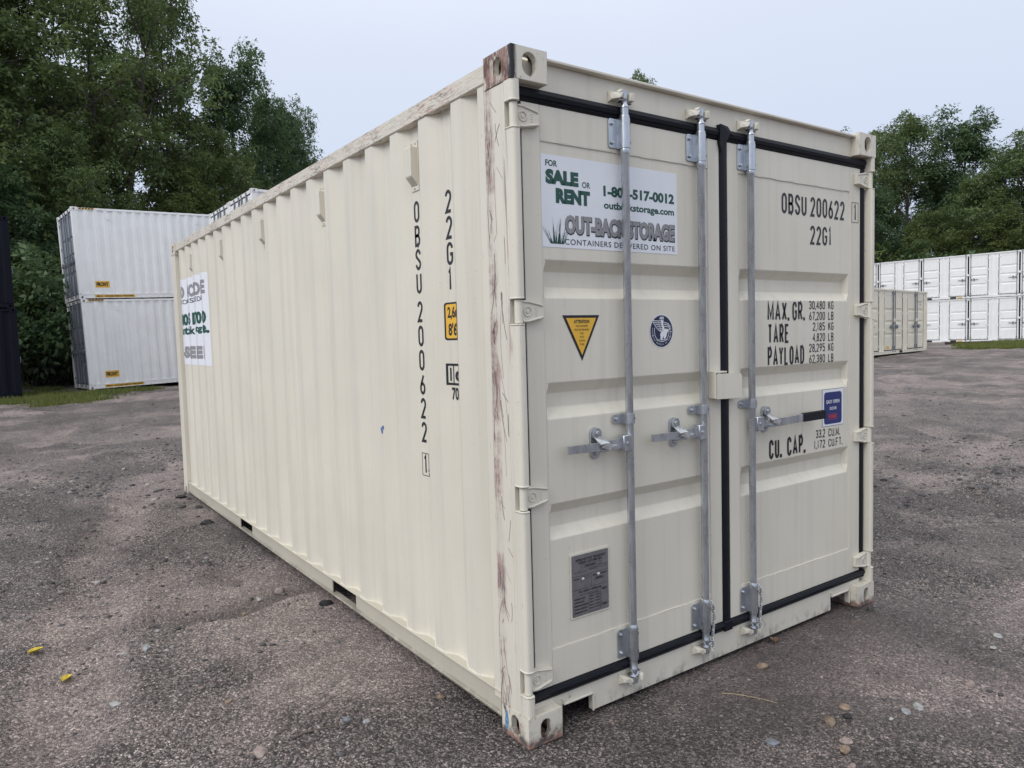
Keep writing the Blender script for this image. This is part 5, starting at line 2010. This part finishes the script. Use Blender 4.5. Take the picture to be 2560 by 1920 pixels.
TP = {'a': tree_meshes(1, 19, 6.2, .22, LM['oak'], 22, 6, 140, .20, False, .95, .78),
      'b': tree_meshes(2, 20, 6.0, .26, LM['oak'], 24, 6, 120, .195, True, .88, .66),
      'c': tree_meshes(3, 17, 5.0, .10, LM['deep'], 25, 6, 150, .19, False, 1.0, .92),
      'd': tree_meshes(4, 18, 6.4, .08, LM['oak'], 26, 6, 160, .20, False, 1.15, .92),
      'e': tree_meshes(5, 12, 4.6, .06, LM['lime'], 22, 6, 140, .175, False, .88, .92)}
SP = {'a': shrub_meshes(11, 4.2, 2.6, LM['deep'], 80, 110, .16), 'b': shrub_meshes(12, 3.6, 2.4, LM['oak'], 75, 110, .15), 'c': shrub_meshes(13, 4.6, 2.8, LM['lime'], 80, 105, .16)}
TH = {}
for k_, (w_, l_) in TP.items():
    q_ = np.empty(len(l_.vertices) * 3)
    l_.vertices.foreach_get('co', q_)
    TH[k_] = float(np.percentile(q_[2::3], 99.7))


def along(px, D):
    """ground point seen in photo column px (of 2560) at distance D"""
    d = ROT.T @ np.array([(px - 1280) / FPX, (840 - 960) / FPX, 1])
    h = d[:2] / np.linalg.norm(d[:2])
    x, y = CAM[0] + h[0] * D, CAM[1] + h[1] * D
    return x, y, float(ground_z(np.array([x]), np.array([y]), False)[0])


def tree(kind, px, D, ytop, label, group, wide=1.0, rz=None):
    wide *= 1.12
    x, y, z = along(px, D)
    depth = D * math.cos(math.atan((px - 1280) / FPX))
    H = (876.3 - .02747 * px - ytop) / FPX * depth + CAM[2] - z + .1     # height from where its top stands in the photo
    t = empty('tree', (x, y, z - .1), rng.uniform(0, 6.28) if rz is None else rz, label, 'tree', group)
    s = H / TH[kind]
    t.scale = (s * wide, s * wide, s)
    inst('trunk', TP[kind][0], t)
    inst('crown', TP[kind][1], t)
    return t


def shrub(kind, px, D, s, label, group='shrubs under the trees', wide=1.0):
    x, y, z = along(px, D)
    t = empty('shrub', (x, y, z - .08), rng.uniform(0, 6.28), label, 'shrub', group)
    t.scale = (s * wide, s * wide, s)
    inst('stem', SP[kind][0], t)
    inst('foliage', SP[kind][1], t)


GLB, GRB = 'trees behind the left containers', 'trees behind the right containers'
tree('d', -190, 38, -200, 'tall broad tree past the left edge of the picture', GLB)
tree('a', 70, 41, -150, 'tall leafy tree above the black containers at far left', GLB, 1.0, .6)
tree('b', 290, 43, -120, 'tall tree with forked trunk and sky gaps above the white stack', GLB, .95, .3)
tree('a', 452, 47, -30, 'loose leaning tree crown, right of the forked tree', GLB, .60, 2.2)
tree('c', 606, 52, 148, 'dense dark tree with pointed top, right of the tall loose crown', GLB, .74, 1.0)
tree('c', 680, 56, 225, 'dark tree whose rounded crown hangs over the cream container roof', GLB, .62, 2.9)
tree('d', 170, 36, 330, 'mid height bushy tree between the black and white stacks', GLB, .85, 1.7)
tree('e', 470, 41, 432, 'yellow green bushy tree just above the upper white container', GLB, 1.0, .4)
tree('c', 20, 34, 420, 'dark low tree right behind the upper black container', GLB, .95, 4.0)
tree('d', 560, 46, 335, 'dark green tree between the yellow green one and the pointed one', GLB, .9, 3.3)
tree('c', 742, 58, 268, 'dark tree with a drooping side lobe at the right end of the left wood', GLB, .5, 1.9)
tree('c', 780, 62, 392, 'low dark tree just over the roof line of the cream container', GLB, .9, .2)
tree('d', 330, 52, 150, 'dark tree standing deeper in the wood behind the white stack', GLB, 1.0, 2.6)
tree('c', 130, 46, 200, 'dark tree deeper in the wood behind the black stack', GLB, 1.1, 5.1)
tree('a', 1612, 62, 196, 'tree whose top just shows over the middle of the door header', 'trees hidden by the near container', .55, 1.1)
tree('d', 1150, 66, 420, 'tree wholly behind the long side of the cream container', 'trees hidden by the near container', 1.0, .1)
tree('a', 1900, 70, 320, 'tree behind the doors of the cream container', 'trees hidden by the near container', 1.0, 2.0)
tree('a', 2270, 79, 292, 'dark tree with feathery top, left of two over the right containers', GRB, .85, .8)
tree('c', 2412, 81, 285, 'tallest dark tree over the white containers at right', GRB, .95, 3.6)
tree('d', 2565, 75, 340, 'broad mid green tree cut by the right edge', GRB, 1.0, 2.5)
tree('d', 2440, 73, 450, 'bushy green tree in front of the tallest one at right', GRB, 1.0, 5.0)
tree('e', 2330, 72, 540, 'lower light green tree above the white container roof', GRB, 1.0, 1.4)
tree('c', 2200, 73, 470, 'dark green tree just right of the near container edge', GRB, .95, 4.4)
tree('e', 2530, 70, 520, 'low light green tree at the right edge above the container roof', GRB, 1.05, 3.0)
tree('d', 2180, 83, 340, 'tall tree half hidden by the right corner post', GRB, .8, .9)
tree('c', 2340, 85, 420, 'dark tree filling the gap between the two tall tops at right', GRB, 1.0, 2.1)
tree('d', 2720, 73, 300, 'tree beyond the right edge of the picture', GRB, 1.0, .3)
for i, (px_, D, s, kd, lb) in enumerate(((70, 31, 1.25, 'a', 'dark shrub beside the black stack'), (120, 33, 1.45, 'b', 'tall shrub filling the gap between the two stacks'), (165, 31.5, 1.0, 'a', 'low dark shrub against the door end of the white stack'),
                                         (95, 36, 1.7, 'a', 'big dark shrub deep in the gap between the stacks'), (30, 35, 1.6, 'b', 'shrub hidden behind the black stack'), (150, 38, 1.8, 'b', 'tall green shrub deeper behind the gap between the stacks'),
                                         (420, 38, 1.5, 'c', 'light green shrub over the middle of the white roof'), (560, 44, 1.9, 'a', 'dark shrub behind the row of white containers'), (250, 40, 1.7, 'a', 'dark shrub behind the left half of the white stack'),
                                         (2230, 72, 2.0, 'c', 'light shrub by the corner post above the white roof'), (2390, 71, 2.0, 'b', 'shrub above the middle of the right white roof'), (2480, 71, 2.0, 'a', 'dark shrub behind the right end of the white roof'), (2300, 70, 2.0, 'a', 'dark shrub behind the upper right white container'))):
    shrub(kd, px_, D, s, lb)


# ------------------------------------------------------------------ grass
def grass(name, label, poly, n, hmin, hmax, seed, thin=.0):
    rs = np.random.default_rng(seed)
    P = np.array(poly)
    lo, hi = P.min(0), P.max(0)
    x = rs.uniform(lo[0], hi[0], n * 3)
    y = rs.uniform(lo[1], hi[1], n * 3)
    ins = np.zeros(len(x), bool)
    j = len(P) - 1
    for i in range(len(P)):
        c = ((P[i, 1] > y) != (P[j, 1] > y)) & (x < (P[j, 0] - P[i, 0]) * (y - P[i, 1]) / (P[j, 1] - P[i, 1] + 1e-12) + P[i, 0])
        ins ^= c
        j = i
    dn = fbm(x, y, .9, 3, seed)
    # thin towards the edge
    ed, _ = seg_dist(x, y, [tuple(p) for p in P] + [tuple(P[0])])
    keep = ins & (rs.random(len(x)) < np.clip(.30 + 1.6 * dn + ed * .8 - thin, 0, 1))
    x, y = x[keep][:n], y[keep][:n]
    m = len(x)
    z = ground_z(x, y, False)
    h = rs.uniform(hmin, hmax, m)
    w = rs.uniform(.010, .022, m)
    a = rs.uniform(0, 6.28, m)
    lx, ly = rs.normal(0, .4, m) * h, rs.normal(0, .4, m) * h
    ca, sa = np.cos(a) * w, np.sin(a) * w
    V = np.stack([np.stack([x - ca, y - sa, z - .01], -1), np.stack([x + ca, y + sa, z - .01], -1), np.stack([x + lx, y + ly, z + h], -1)], 1).reshape(-1, 3)
    F = np.arange(m * 3).reshape(-1, 3)
    me = bpy.data.meshes.new(name)
    me.vertices.add(len(V))
    me.vertices.foreach_set('co', V.ravel())
    me.loops.add(F.size)
    me.loops.foreach_set('vertex_index', F.ravel())
    me.polygons.add(len(F))
    me.polygons.foreach_set('loop_start', np.arange(0, F.size, 3))
    me.update(calc_edges=True)
    me.materials.append(GM)
    tag(inst(name, me), label, 'grass', None, 'stuff')


GM = leaf_mat('grass_blades', (.070, .100, .026), (.20, .235, .066), (.23, .23, .076))
grass('grass', 'green grass in front of the white stack at left', [(-2.6, 20.6), (-1.0, 19.3), (.3, 19.5), (1.3, 20.6), (2.2, 22.3), (3.0, 23.9), (2.4, 24.6), (.6, 24.4), (.2, 28), (-1.0, 30), (-1.2, 23.1), (-2.4, 22.8)], 17000, .05, .16, 3, .30)
grass('grass', 'yellow green grass strip before the right white containers', [(36.5, 13.6), (39.0, 11.8), (44, 11.2), (52, 12.0), (51.2, 15.5), (51, 18.6), (47, 18.4), (42.5, 17.2), (38.5, 15.6)], 30000, .06, .22, 8, .15)

# dark timber lying on the far grass
x0, y0 = 46.2, 17.9
tb = MB().box(-1.25, 1.25, -.11, .11, 0, .17, .015).build('timber_baulk', plain('dark_timber', (.035, .028, .024), .85, 0, .3, 6), None)
tb.location = (x0, y0, float(ground_z(np.array([x0]), np.array([y0]))[0]) + .0)
tb.rotation_euler = (0, 0, RAD(-52))
tag(tb, 'dark timber baulk lying on the ground before the right white containers', 'timber')
